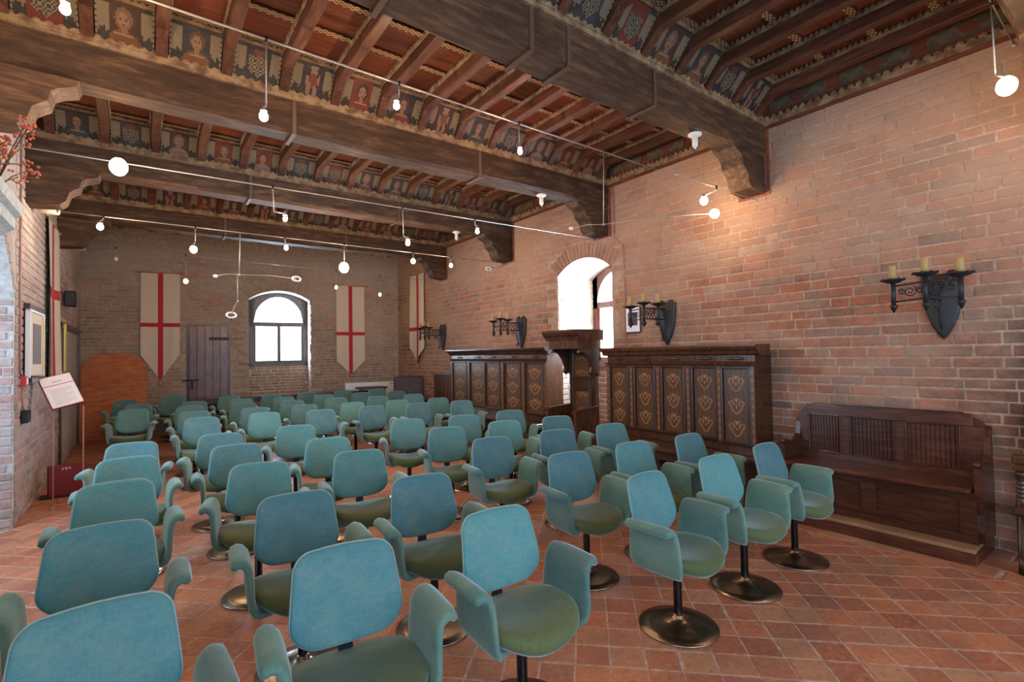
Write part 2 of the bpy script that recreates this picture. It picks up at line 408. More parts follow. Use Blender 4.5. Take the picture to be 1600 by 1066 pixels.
def rect_hole(ua, va, ub, vb, g=.01):
    return lambda a, z, b, t: b > ua-g and a < ub+g and t > va-g and z < vb+g
def arch_z(u, ua, ub, sp, cr):
    """segmental arch height at u"""
    w = (ub-ua)/2; s = cr-sp; rad = (w*w+s*s)/(2*s); c = (ua+ub)/2
    x = min(max(u-c, -w), w); return cr-rad+math.sqrt(max(rad*rad-x*x, 0))
def arch_hole(ua, ub, va, sp, cr, ring=.0):
    def f(a, z, b, t):
        if b <= ua-ring+.001 or a >= ub+ring-.001 or t <= va: return False
        if z > cr+ring: return False
        if z < sp: return b > ua and a < ub
        return z < max(arch_z(x, ua, ub, sp, cr) for x in (a, b, (a+b)/2))+ring
    return f
def wall_face(b, Pf, u0, u1, z0, z1, ops, nrm, th):
    """backing wall with arched openings (ua,ub,va,sp,cr)"""
    xs = sorted(set([u0, u1]+[o[0] for o in ops]+[o[1] for o in ops]))
    def quad(a, za, c, zc, zt_a, zt_c):
        vs = [Pf(a, za), Pf(c, zc), Pf(c, zt_c), Pf(a, zt_a)]
        vs += [v-nrm*th for v in vs]
        b.add(vs, [(0, 1, 2, 3), (7, 6, 5, 4), (0, 4, 5, 1), (1, 5, 6, 2), (2, 6, 7, 3), (3, 7, 4, 0)])
    for a, c in zip(xs, xs[1:]):
        op = [o for o in ops if o[0] <= a+1e-6 and o[1] >= c-1e-6]
        if not op: quad(a, z0, c, z0, z1, z1); continue
        ua, ub, va, sp, cr = op[0]
        if va > z0+.01: quad(a, z0, c, z0, va, va)
        n = 14
        for i in range(n):
            p = a+(c-a)*i/n; q = a+(c-a)*(i+1)/n
            quad(p, arch_z(p, ua, ub, sp, cr), q, arch_z(q, ua, ub, sp, cr), z1, z1)
def reveal_arch(b, Pf, ua, ub, z0, sp, cr, nrm, d0, d1, th=.12):
    """vaulted soffit behind the opening"""
    n = 14
    for i in range(n):
        p = ua+(ub-ua)*i/n; q = ua+(ub-ua)*(i+1)/n
        zp, zq = arch_z(p, ua, ub, sp, cr), arch_z(q, ua, ub, sp, cr)
        vs = [Pf(p, zp)-nrm*d0, Pf(q, zq)-nrm*d0, Pf(q, zq)-nrm*d1, Pf(p, zp)-nrm*d1]
        vs += [v+Vector((0, 0, th)) for v in vs]
        b.add(vs, [(0, 1, 2, 3), (7, 6, 5, 4), (0, 4, 5, 1), (1, 5, 6, 2), (2, 6, 7, 3), (3, 7, 4, 0)])
def voussoirs(Pf, ua, ub, sp, cr, rot, m, parent, n, L_=.25, dep=.012):
    me = UB.mesh('arch_brick', m); q0 = rot.to_quaternion()
    w = (ub-ua)/2; s = cr-sp; rad = (w*w+s*s)/(2*s); cc = (ua+ub)/2; zc = cr-rad
    a0 = math.asin(min(1, w/rad))
    for i in range(n):
        t = -a0+2*a0*(i+.08)/n; ww = 2*a0*rad/n*.80
        o = bpy.data.objects.new('arch_brick', me); C.objects.link(o); o.parent = parent
        o.rotation_mode = 'QUATERNION'
        o.rotation_quaternion = (rot @ Matrix.Rotation(-t, 3, 'Z')).to_quaternion()
        o.location = Pf(cc+rad*math.sin(t), zc+rad*math.cos(t)); o.scale = (ww, L_*rnd.uniform(.9, 1.05), dep)

# ---- right wall (x = XR, bricks face -X). u = y
PR = lambda u, v: Vector((XR, u, v))
nR = Vector((-1, 0, 0)); rotR = Matrix((Vector((0, 1, 0)), Vector((0, 0, 1)), Vector((1, 0, 0)))).transposed()
rotR = Matrix(((0, 0, -1), (-1, 0, 0), (0, 1, 0)))     # u -> -y so that the frame is right handed
PRf = lambda u, v: Vector((XR, -u, v))
wr = struct(empty('wall_right'))
b = MB(); wr_op = (4.86, 6.02, 0.0, 2.83, 3.05)
wall_face(b, PR, YN, 12.6, 0, 4.5, [wr_op], nR, .12)
b.obj('mortar_face', M_mort_r, wr)
hole = arch_hole(-6.02, -4.86, 0, 2.83, 3.05, 0)
ring = lambda a, z, bb, t: (z+t)/2 > 2.80 and bb > -6.02-.02 and a < -4.86+.02 and z < arch_z((a+bb)/2, -6.02, -4.86, 2.83, 3.05)+.25
bricks = lay_bricks(-12.35, 1.2, .01, 4.02, [hole, ring], None, seed=3)
build_bricks(bricks, PRf, rotR, .0065, M_brick_r, wr)
voussoirs(PRf, -6.02, -4.86, 2.83, 3.05, rotR, M_brick_r, wr, 18)
# niche of the right window
b = MB()
b.box((XR+.12, 6.02, 0), (6.95, 6.20, 3.2)); b.box((XR+.12, 4.68, 0), (6.95, 4.86, 3.2))
reveal_arch(b, PR, 4.86, 6.02, 0, 2.83, 3.05, nR, .12, 1.2)
b.box((6.28, 4.86, 0), (6.40, 6.02, 1.40))
b.obj('niche_face', M_mort_n, wr)
far_jamb = lay_bricks(XR+.01, 6.27, .02, 2.82, [], None, seed=5)
build_bricks(far_jamb, lambda u, v: Vector((u, 6.02, v)), Matrix(((1, 0, 0), (0, 0, -1), (0, 1, 0))), .008, M_brick_n, wr, 60, 'niche_brick')
par = lay_bricks(-6.0, -4.88, .02, 1.38, [], None, seed=6)
build_bricks(par, lambda u, v: Vector((6.28, -u, v)), rotR, .01, M_brick_r, wr, 60, 'niche_brick')

# ---- far wall
def PF(u, v, off=0): return Vector((A2.x+FT.x*u+FN.x*off, A2.y+FT.y*u+FN.y*off, v))
nF = Vector((FN.x, FN.y, 0)); rotF = Matrix((Vector((FT.x, FT.y, 0)), Vector((0, 0, 1)), nF)).transposed()
RF = math.atan2(FT.y, FT.x)
wf = struct(empty('wall_far'))
b = MB(); wf_op = (3.0, 4.31, 0.0, 2.98, 3.19)
wall_face(b, PF, -.3, FLEN+.3, 0, 4.5, [wf_op], nF, .12)
b.obj('mortar_face', M_mort_f, wf)
holes = [arch_hole(3.0, 4.31, 0, 2.98, 3.19, 0), rect_hole(1.82, 0, 2.60, 2.36),
         lambda a, z, bb, t: (z+t)/2 > 2.96 and bb > 2.98 and a < 4.33 and z < arch_z((a+bb)/2, 3.0, 4.31, 2.98, 3.19)+.22]
fb = lay_bricks(0, FLEN, .01, 4.1, holes, None, Bl=.27, Bh=.058, j=.016, seed=9)
build_bricks(fb, PF, rotF, .006, M_brick_f, wf)
voussoirs(PF, 3.0, 4.31, 2.98, 3.19, rotF, M_brick_f, wf, 20, .22)
b = MB()
for u in (2.88, 4.31):
    vs = [PF(u, 0, -.12), PF(u+.12, 0, -.12), PF(u+.12, 0, -.9), PF(u, 0, -.9)]; vs += [v+Vector((0, 0, 3.3)) for v in vs]
    b.add(vs, [(3, 2, 1, 0), (4, 5, 6, 7), (0, 1, 5, 4), (1, 2, 6, 5), (2, 3, 7, 6), (3, 0, 4, 7)])
reveal_arch(b, PF, 3.0, 4.31, 0, 2.98, 3.19, nF, .12, .9)
vs = [PF(3.0, 0, -.42), PF(4.31, 0, -.42), PF(4.31, 0, -.56), PF(3.0, 0, -.56)]; vs += [v+Vector((0, 0, 1.40)) for v in vs]
b.add(vs, [(3, 2, 1, 0), (4, 5, 6, 7), (0, 1, 5, 4), (1, 2, 6, 5), (2, 3, 7, 6), (3, 0, 4, 7)])
b.obj('niche_face', M_mort_n, wf)
rj = lay_bricks(.01, .40, .02, 2.95, [], None, Bl=.24, Bh=.058, seed=11)
build_bricks(rj, lambda u, v: PF(4.31, v, -u), Matrix((Vector((-FN.x, -FN.y, 0)), Vector((0, 0, 1)), Vector((-FT.x, -FT.y, 0)))).transposed(), .008, M_brick_n, wf, 60, 'niche_brick')
pb = lay_bricks(3.01, 4.30, .02, 1.38, [], None, Bl=.26, Bh=.058, seed=12)
build_bricks(pb, lambda u, v: PF(u, v, -.42), rotF, .008, M_brick_f, wf, 60, 'niche_brick')

# ---- left wall (x = XL, bricks face +X), u = y ; deep arched niche y 4.3 .. 6.78
PL = lambda u, v: Vector((XL, u, v))
nL = Vector((1, 0, 0)); rotL = Matrix(((0, 0, 1), (1, 0, 0), (0, 1, 0)))
wl = struct(empty('wall_left'))
lo = (4.1, 6.78, 0.0, 2.2, 3.0); lo2 = (-1.9, .0, .9, 2.7, 3.0)
b = MB(); wall_face(b, PL, YN, 13.5, 0, 4.5, [lo2, lo], nL, .12)
b.box((-2.3, 6.78, 0), (XL-.12, 6.95, 3.3)); b.box((-2.3, 3.95, 0), (XL-.12, 4.1, 3.3))
reveal_arch(b, PL, 4.1, 6.78, 0, 2.2, 3.0, nL, .12, 1.3)
b.box((-2.4, 4.1, 0), (-2.28, 6.78, .9)); b.box((-2.4, 4.1, 2.95), (-2.28, 6.78, 3.3)); b.box((-2.4, 6.3, .9), (-2.28, 6.78, 2.95))
b.obj('mortar_face', M_mort_l, wl)
lb = lay_bricks(6.8, 13.15, .01, 4.05, [rect_hole(10.05, .1, 12.65, 2.15)], None, Bh=.07, seed=21)
build_bricks(lb, PL, rotL, .011, M_brick_l, wl)
lj = lay_bricks(.01, 1.25, .02, 2.4, [], None, Bh=.07, seed=22)
build_bricks(lj, lambda u, v: Vector((XL-1.26+u, 6.78, v)), Matrix(((1, 0, 0), (0, 0, -1), (0, 1, 0))), .01, M_brick_l, wl, 60, 'niche_brick')
ab = MB()
for i in range(16):
    t0 = i/16; u = 4.1+(6.78-4.1)*(.5+t0/2)
    z = arch_z(u, *lo[:2], lo[3], lo[4])
    ab.box((XL-.06, u, z), (XL+.014, u+.065, z+.24), 0, None, rnd.random(), .008)
ab.obj('arch_edge_bricks', M_brick_l, wl, True)['kind'] = 'stuff'

# ---- near wall behind the camera, with two windows
PN = lambda u, v: Vector((u, YN, v))
wn = struct(empty('wall_near')); b = MB()
wall_face(b, PN, XL-.2, XR+.2, 0, 4.5, [(-.4, 1.8, .95, 2.8, 3.1), (3.0, 4.8, .95, 2.8, 3.1)], Vector((0, 1, 0)), .3)
b.obj('mortar_face', M_mort_r, wn)

# ------------------------------------------------------------------ floor
fl = struct(empty('floor'))
b = MB(); b.box((XL-1.5, YN-.1, -.08), (XR+1.4, 14, -.0035)); b.obj('grout_bed', M_grout, fl)
T = .18; g = .006
tb = MB()
tb.add([(0, 0, -.012), (1, 0, -.012), (1, 1, -.012), (0, 1, -.012), (0, 0, -.003), (1, 0, -.003), (1, 1, -.003), (0, 1, -.003), (.03, .03, 0), (.97, .03, 0), (.97, .97, 0), (.03, .97, 0)],
       [(0, 1, 5, 4), (1, 2, 6, 5), (2, 3, 7, 6), (3, 0, 4, 7), (4, 5, 9, 8), (5, 6, 10, 9), (6, 7, 11, 10), (7, 4, 8, 11), (8, 9, 10, 11)])
tme = tb.mesh('tile', M_tile)
tiles = []
c45 = math.sqrt(.5)
ox, oy = 3.192, 1.787
rt_ = random.Random(4)
for i in range(-75, 75):
    for j in range(-75, 75):
        cx = ox+(i+j)*T*c45+T*c45; cy = oy+(i-j)*T*c45
        if cx < XL-1.2 or cx > 4.74 or cy < YN or cy > 13.3: continue
        if cx < XL-.05 and not (4.1 < cy < 6.7): continue
        tiles.append((cx, cy, T, T, 45))
yy = YN
while yy < 12.5:
    l = rt_.uniform(.24, .31)
    for xa, xw in ((4.70, .21), (4.92, .24), (5.17, .24)): tiles.append((xa+xw/2, yy+l/2+rt_.uniform(-.02, .02), xw, l, 0))
    yy += l
k = sorted(range(len(tiles)), key=lambda q: (0 if in_view((tiles[q][0], tiles[q][1], 0), -.01) else 1, (Vector((tiles[q][0], tiles[q][1], 0))-CAM).length))
solo = set(k[:300]); big = MB()
for q, (cx, cy, w, l, a) in enumerate(tiles):
    rz = R(a)+rt_.uniform(-.006, .006); w2 = w-g*rt_.uniform(.7, 1.5); l2 = l-g*rt_.uniform(.7, 1.5)
    M = Matrix.Translation((cx, cy, rt_.uniform(-.0025, .0010)+(.0022 if a == 0 else -.0006))) @ Matrix.Rotation(rz, 4, 'Z') @ Matrix.Translation((-w2/2, -l2/2, 0)) @ Matrix.Diagonal((w2, l2, 1, 1))
    if q in solo:
        o = bpy.data.objects.new('tile', tme); C.objects.link(o); o.parent = fl; o.matrix_local = M
    else: big.add([M @ Vector(v) for v in tb.v], tb.f, 0, False, rt_.random())
stuff(big.obj('tile_field', M_tile, fl, True))

# ------------------------------------------------------------------ ceiling
ce = struct(empty('ceiling'))
b = MB(); b.box((XL-.3, YN-.3, ZP+.03), (XR+.3, 13.6, ZP+.2)); b.obj('roof_deck', M_plank, ce)

def paint_mesh(name, nx, nz, fn, mt, back=None):
    """grid in x(0..1), z(0..1), per face colour from fn(X,Z)->(nz,nx,3)"""
    xs = np.linspace(0, 1, nx+1); zs = np.linspace(0, 1, nz+1)
    vs = [(x, 0, z) for z in zs for x in xs]
    fs = [(r*(nx+1)+q, r*(nx+1)+q+1, (r+1)*(nx+1)+q+1, (r+1)*(nx+1)+q) for r in range(nz) for q in range(nx)]
    n0 = len(vs); vs += [(0, .5, 0), (1, .5, 0), (1, .5, 1), (0, .5, 1)]
    fs += [(n0+1, n0, n0+3, n0+2), (0, n0, n0+1, nx), (n0+3, (nx+1)*nz, (nx+1)*(nz+1)-1, n0+2), (n0, 0, (nx+1)*nz, n0+3), (nx, n0+1, n0+2, (nx+1)*(nz+1)-1)]
    me = bpy.data.meshes.new(name); me.from_pydata(vs, [], fs); me.materials.append(mt)
    X, Z = np.meshgrid((xs[:-1]+xs[1:])/2, (zs[:-1]+zs[1:])/2)
    col = fn(X, Z).reshape(-1, 3)
    cc = np.ones((len(fs), 4)); cc[:len(col), :3] = col; cc[len(col):, :3] = (.12, .06, .04)
    at = me.color_attributes.new('paint', 'FLOAT_COLOR', 'CORNER')
    at.data.foreach_set('color', np.repeat(cc, 4, axis=0).ravel().astype(np.float32)); me.update(); return me
def ell(X, Z, cx, cz, rx, rz): return ((X-cx)/rx)**2+((Z-cz)/rz)**2 < 1
def portrait(seed):
    r = random.Random(seed)
    bgc = r.choice([(.05, .06, .09), (.28, .05, .035), (.06, .075, .10), (.10, .05, .04), (.05, .05, .07)])
    rob = r.choice([(.32, .07, .05), (.12, .10, .13), (.38, .25, .2), (.08, .12, .13), (.3, .12, .05)])
    hair = r.choice([(.06, .035, .03), (.18, .10, .06), (.3, .2, .14), (.11, .06, .05)])
    kind = r.choice([0, 0, 0, 1, 2, 3]); fx = .5+r.uniform(-.04, .04)
    def f(X, Z):
        c = np.zeros(X.shape+(3,)); c[:] = (.40, .35, .25)
        c[Z > .86] = (.07, .07, .07)
        trees = (Z < .32+.05*np.sin(X*40+seed)+.03*np.sin(X*90)); c[trees] = (.045, .05, .045)
        mid = (X > .23) & (X < .77); c[mid] = bgc
        def s(mask, col): c[mask] = col
        if kind in (0,):
            s(mid & ell(X, Z, fx, .02, .3, .36), rob); s(ell(X, Z, fx, .62, .155, .24), hair)
            s(ell(X, Z, fx-.01, .58, .095, .17), (.50, .31, .20)); s(ell(X, Z, fx, .36, .05, .1), (.46, .28, .18))
            s(ell(X, Z, fx-.045, .61, .018, .016), (.08, .05, .04)); s(ell(X, Z, fx+.035, .61, .018, .016), (.08, .05, .04))
            s(ell(X, Z, fx, .49, .035, .014), (.3, .1, .08)); s(mid & (abs(X-fx) < .16) & (abs(Z-.26) < .02), (.5, .42, .3))
        elif kind == 1:
            s(ell(X, Z, fx, .75, .09, .12), (.48, .32, .22)); s(ell(X, Z, fx, .5, .1, .2), rob); s(ell(X, Z, fx-.08, .25, .05, .22), (.48, .3, .22)); s(ell(X, Z, fx+.07, .22, .05, .2), (.48, .3, .22))
            s(ell(X, Z, fx, .86, .11, .06), (.45, .38, .25)); s(ell(X, Z, fx-.14, .5, .035, .16), (.48, .3, .22)); s(ell(X, Z, fx+.14, .55, .035, .14), (.48, .3, .22))
        elif kind == 2:
            sh = (abs(X-.5) < .2) & (Z > .2) & (Z < .75) & (Z > .2+abs(X-.5)*1.1)
            s(sh, (.36, .07, .05)); s(sh & ((np.floor(X*14)+np.floor(Z*10)) % 2 == 0), (.14, .06, .08)); s(ell(X, Z, .5, .82, .14, .08), (.38, .1, .07))
            s((abs(X-.5) < .2) & (abs(Z-.12) < .03), (.4, .12, .07))
        else:
            sh = (abs(X-.5) < .19) & (Z > .15) & (Z < .7) & (Z > .15+abs(X-.5)*1.0); s(sh, (.42, .38, .26))
            s(sh & ((np.floor(X*24)+np.floor(Z*18)) % 2 == 0), (.06, .06, .06)); s(ell(X, Z, .5, .8, .12, .09), (.25, .08, .05))
        edge = (X < .045) | (X > .955); c[edge] = (.5, .43, .30); c[edge & ((np.floor(Z*24)) % 3 == 0)] = (.10, .06, .04)
        return c*np.array([.40, .36, .34])
    return f
portraits = [paint_mesh('painted_panel', 30, 24, portrait(s), M_paint) for s in range(3, 17)]
def frieze(X, Z):
    c = np.zeros(X.shape+(3,)); c[:] = (.16, .12, .09)
    q = np.sin(X*26)*.25+.5; c[abs(Z-q) < .13] = (.3, .2, .1); c[ell(X, Z, .5, .5, .12, .35)] = (.3, .07, .04); c[ell(X, Z, .2, .5, .09, .25)] = (.22, .2, .12); c[ell(X, Z, .8, .5, .09, .25)] = (.22, .2, .12)
    return c*.5
ME_frieze = paint_mesh('frieze_panel', 40, 10, frieze, M_paint)
def perf(X, Z):
    c = np.zeros(X.shape+(3,)); c[:] = (.42, .31, .18)
    a = (np.floor(X*12)+np.floor(Z*4)) % 2 == 0; c[a & (abs(Z-.5) < .4)] = (.08, .03, .02); return c
ME_batten = paint_mesh('batten', 24, 4, perf, M_paint)

def teeth(b, p0, p1, up_, out, n, h, d, m=0, flat=.008):
    """scalloped trim: row of little pointed teeth from p0 to p1, growing along up_, relief along out"""
    p0 = Vector(p0); p1 = Vector(p1); t = (p1-p0)/n; up_ = Vector(up_); out = Vector(out)
    vs = [p0, p1, p1+out*flat, p0+out*flat]+[v+up_*h*.35 for v in (p0, p1, p1+out*flat, p0+out*flat)]
    b.add(vs, [(0, 1, 2, 3), (7, 6, 5, 4), (3, 2, 6, 7), (0, 4, 5, 1)], m)
    for i in range(n):
        a = p0+t*i+up_*h*.35+t*.08; c_ = a+t*.78
        mid = (a+c_)/2
        vs = [a, c_, c_+up_*h*.35, mid+up_*h*.65, a+up_*h*.35, mid+up_*h*.25+out*d]
        b.add(vs, [(0, 1, 5), (1, 2, 5), (2, 3, 5), (3, 4, 5), (4, 0, 5), (4, 3, 2, 1, 0)], m)
M_teeth = mat('ochre_trim', (.36, .255, .15), .7); N, L, b_ = nodes(M_teeth)
L.new(ramp(N, L, noise(N, L, geo_pos(N, L), 12, 4), [(.35, (.12, .065, .035)), (.6, (.30, .205, .115))]), b_.inputs['Base Color'])

pidx = 0
JX = [-.84+.46*i for i in range(14)]           # joist left edges
JW = .088
joist_me = {}
for bi, (ya, yb) in enumerate(BEAMS):
    # the beam itself: slightly worn, gently bowed, with chamfered lower arrises
    b = MB(); n = 26; rr = random.Random(30+bi); prof = [(0, 0), (.03, -.0), (yb-ya-.03, 0), (yb-ya, .04), (yb-ya, ZB1-ZB0), (0, ZB1-ZB0), (0, .04)]
    prof = [(.035, 0), (yb-ya-.035, 0), (yb-ya, .03), (yb-ya, ZB1-ZB0), (0, ZB1-ZB0), (0, .03)]
    vs = []
    for i in range(n+1):
        x = XL+(XR-XL)*i/n; sag = -.02*math.sin(math.pi*i/n)
        for a, z in prof:
            w1 = rr.uniform(-.006, .006); w2 = rr.uniform(-.006, .006)
            vs.append((x, ya+a+w1, ZB0+z+w2+(sag if z < .1 else 0)))
    k = len(prof); fs = [(i*k+j, (i+1)*k+j, (i+1)*k+(j+1) % k, i*k+(j+1) % k) for i in range(n) for j in range(k)]
    b.add(vs, fs); b.add(vs[:k], [tuple(range(k))]); b.add(vs[-k:], [tuple(range(k))[::-1]])
    bo = b.obj('beam', M_beam, ce)
    # carved corbels under both ends
    for side in (0, 1):
        cb = MB(); xw = XR if side else XL; sg = -1 if side else 1
        pol = [(0, 0), (.62, 0), (.60, -.05), (.50, -.09), (.46, -.12), (.44, -.20), (.36, -.26), (.33, -.36), (.28, -.41), (.06, -.43), (0, -.43)]
        cb.prism([(a, z) for a, z in pol], ya+.02, yb-.02, lambda a, z, h: (xw+sg*a, h, ZB0+z-.002))
        cb.obj('corbel', M_beam, bo)
    for sx in ((1.12, 2.14, 2.49, 3.49) if bi == 2 else (1.12, 3.18)):
        if bi in (2, 3, 4, 5):
            s = MB(); s.box((sx, ya-.012, ZB0-.025), (sx+.035, ya-.002, ZB1)); s.box((sx, ya-.012, ZB0-.034), (sx+.035, yb+.012, ZB0-.022)); s.box((sx, yb+.002, ZB0-.025), (sx+.035, yb+.012, ZB1))
            s.obj('iron_strap', M_strap, bo)
    # dentil cornice along the top of the beam front
    for y, out in ((ya, -1), (yb, 1)):
        t = MB(); t.box((XL, min(y, y+out*.02), ZB1-.035), (XR, max(y, y+out*.02), ZB1+.02), 1)
        t.box((XL, min(y, y+out*.03), ZB1-.05), (XR, max(y, y+out*.03), ZB1-.037), 0)
        teeth(t, (XL, y+out*.02, ZB1), (XR, y+out*.02, ZB1), (0, 0, 1), (0, out, 0), 92, .055, .016)
        t.obj('cornice', [M_teeth, M_teeth], bo)

bays = [(BEAMS[i][1], BEAMS[i+1][0]) for i in range(len(BEAMS)-1)]+[(BEAMS[-1][1], 12.25)]
for bay, (y0, y1) in enumerate(bays):
    visible = bay >= 1
    ln = y1-y0
    jm = MB(); jm.box((0, -.08, 4.19), (JW, ln+.08, ZP+.03), 0, None, 0, .008); jme = jm.mesh('joist', M_joist)
    for x in JX:
        link('joist', jme, ce, (x, y0, 0))
    if bay == 5: 
        continue
    # saddle blocks on the front of each beam between the painted panels
    for q, x in enumerate(JX):
        s = MB(); yb = y1
        s.prism([(yb+.005, ZB1+.0), (yb+.005, ZB1+.06), (yb-.20, 4.245), (yb-.215, 4.20), (yb-.03, ZB1+.005)], x+.004, x+JW-.004, lambda a, z, h: (h, a, z))
        s.obj('joist_saddle', M_joist, ce)
    # painted panels leaning out over the front of the next beam; plain boards over the back of this one
    for q in range(len(JX)-1):
        xa = JX[q]+JW+.004; w = JX[q+1]-xa-.004
        dy, dz = .22, .235; L_ = math.hypot(dy, dz); ang = math.atan2(dy, dz)
        if visible:
            o = link('painted_panel', portraits[(pidx*5+bay*3) % len(portraits)], ce, (xa, y1-.005, ZB1+.012), (ang, 0, 0), (w, .03, L_)); pidx += 1
        s = MB(); s.prism([(y0, ZB1), (y0, ZB1+.03), (y0+.22, 4.30), (y0+.235, 4.285)], xa, xa+w, lambda a, z, h: (h, a, z))
        s.obj('backing_board', M_joist, ce)
        # battens with pierced pattern, and the planks between them
        ys = [y1-.26]; 
        while ys[-1]-.42 > y0+.1: ys.append(ys[-1]-.42)
        if visible:
            for i_, yv in enumerate(ys):
                link('batten', ME_batten, ce, (xa, yv+.03, ZP-.035), (R(90), 0, 0), (w, .03, .06))
            for i_, yv in enumerate(ys):
                lo_ = ys[i_+1] if i_+1 < len(ys) else y0
                pm = MB(); pm.box((xa, lo_+.003, ZP-.012), (xa+w, yv-.003, ZP+.028)); pm.obj('plank', M_plank, ce)
            t = MB()
            for side in (0, 1):
                xx = xa if side == 0 else xa+w
                sg = 1 if side == 0 else -1
                teeth(t, (xx, y0+.15, ZP-.075), (xx, y1-.2, ZP-.075), (0, 0, 1), (sg, 0, 0), int((ln-.35)/.045), .07, .018, 0, .012)
            teeth(t, (xa, y1-.232, 4.285), (xa+w, y1-.232, 4.285), (0, 0, 1), (0, -1, 0), 8, .055, .016, 0, .015)
            t.obj('scalloped_trim', M_teeth, ce)
# frieze and trim along the side walls
for bay, (y0, y1) in enumerate(bays):
    if bay == 5: continue
    for side in (0, 1):
        xw = XR if side else XL; sg = -1 if side else 1
        t = MB()
        t.box((min(xw, xw+sg*.035), y0, ZB1-.075), (max(xw, xw+sg*.035), y1, ZB1-.045), 1)
        t.box((min(xw, xw+sg*.05), y0, ZB1-.045), (max(xw, xw+sg*.05), y1, ZB1-.02), 0)
        teeth(t, (xw+sg*.05, y0, ZB1-.02), (xw+sg*.05, y1, ZB1-.02), (0, 0, 1), (sg, 0, 0), int((y1-y0)/.07), .075, .025)
        t.box((min(xw, xw+sg*.03), y0, ZB1), (max(xw, xw+sg*.03), y1, 4.30), 1)
        t.obj('wall_cornice', [M_teeth, M_redtrim], ce)
        nfr = 3
        for q in range(nfr):
            a = y0+(y1-y0)*(q+.06)/nfr; l = (y1-y0)/nfr*.84
            if side: link('frieze_panel', ME_frieze, ce, (xw-.03, a+l, ZB1+.07), (0, 0, R(-90)), (l, -.012, .13)) if False else link('frieze_panel', ME_frieze, ce, (xw-.042, a+l, ZB1+.07), (0, 0, R(-90)), (l, .02, .13))
            else: link('frieze_panel', ME_frieze, ce, (xw+.042, a, ZB1+.07), (0, 0, R(90)), (l, .02, .13))
# red painted edging of the beam sockets on the right wall
rb = MB()
for ya, yb in BEAMS[1:]:
    for y in (ya-.035, yb+.005): rb.box((XR-.02, y, 3.30), (XR-.004, y+.03, ZB1-.04))
    rb.box((XR-.02, ya-.035, 3.27), (XR-.004, yb+.035, 3.30))
struct(rb.obj('trim_1', M_redtrim))

# ------------------------------------------------------------------ windows, door
def window(name, Pw, ua, ub, z0, sp, cr, nrm, mt, off, tr_z, arch_glass=True):
    """wooden frame with transom and two casements below, arched light above, in plane off behind wall face"""
    e = struct(empty(name)); t = .11
    def Q(u, v, d): return Pw(u, v)-nrm*(off+d)
    b = MB()
    def bar(u0, v0, u1, v1, d0=0, d1=.08):
        vs = [Q(u0, v0, d0), Q(u1, v0, d0), Q(u1, v1, d0), Q(u0, v1, d0), Q(u0, v0, d1), Q(u1, v0, d1), Q(u1, v1, d1), Q(u0, v1, d1)]
        b.add(vs, [(0, 1, 2, 3), (7, 6, 5, 4), (0, 4, 5, 1), (1, 5, 6, 2), (2, 6, 7, 3), (3, 7, 4, 0)])
    bar(ua, z0, ub, z0+t); bar(ua, z0, ua+t, sp+.2); bar(ub-t, z0, ub, sp+.2); bar(ua, tr_z-.05, ub, tr_z+.05)
    # spandrel: between the segmental niche head and the round-headed light
    n = 24; rad = (ub-ua)/2-t; cc = (ua+ub)/2; zc = tr_z+.05+.0
    hz = (cr-.10)-zc
    for i in range(n):
        u, v = ua+(ub-ua)*i/n, ua+(ub-ua)*(i+1)/n
        def lowz(x):
            k = (x-cc)/rad
            return zc+hz*math.sqrt(max(0, 1-k*k)) if abs(k) < 1 else zc
        vs = []
        for d in (0, .08):
            vs += [Q(u, lowz(u), d), Q(v, lowz(v), d), Q(v, cr+.05, d), Q(u, cr+.05, d)]
        b.add(vs, [(0, 1, 2, 3), (7, 6, 5, 4), (0, 4, 5, 1)])
    b.obj('window_frame', mt, e)
    b = MB(); bar(cc-.035, z0+t, cc+.035, tr_z-.05, .015, .065)
    for u in (ua+t, ub-t-.04, ): bar(u, z0+t, u+.04, tr_z-.05, .015, .06)
    bar(ua+t, z0+t, ub-t, z0+t+.05, .015, .06)
    b.obj('casement', mt, e)
    for u0, u1, v0, v1 in ((ua+t, cc, z0+t, tr_z-.05), (cc, ub-t, z0+t, tr_z-.05), (ua+t, ub-t, tr_z+.05, cr-.02)):
        b = MB(); b.add([Q(u0, v0, .04), Q(u1, v0, .04), Q(u1, v1, .04), Q(u0, v1, .04)], [(0, 1, 2, 3)]); b.obj('pane', M_glass, e)
    return e
window('window_1', PR, 4.86, 6.02, 1.36, 2.83, 3.05, nR, M_wframe, .80, 2.40)
window('window_2', PF, 3.0, 4.31, 1.38, 2.98, 3.19, nF, M_wframe2, .46, 2.42)

# old plank door on the far wall
d = struct(empty('door_1', PF(0, 0), RF))
def L2(parent, mb, name, m): return mb.obj(name, m, parent)
b = MB(); b.box((1.80, -.03, 0), (2.62, .02, 2.38)); L2(d, b, 'door_frame', M_walnut_d)
for i in range(5):
    b = MB(); x = 1.85+i*.146; b.box((x, -.055, .03), (x+.143, -.028, 2.33), 0, None, 0, .005); L2(d, b, 'door_plank', M_door)
b = MB(); b.box((2.22, -.07, 2.02), (2.60, -.054, 2.09)); b.box((2.22, -.07, .4), (2.60, -.054, .46)); L2(d, b, 'strap_hinge', M_black)
b = MB(); b.tube([(1.72, -.075, 1.15), (2.03, -.075, 1.15)], .012, 8); b.box((1.88, -.08, .95), (1.93, -.054, 1.16)); L2(d, b, 'bolt', M_black)

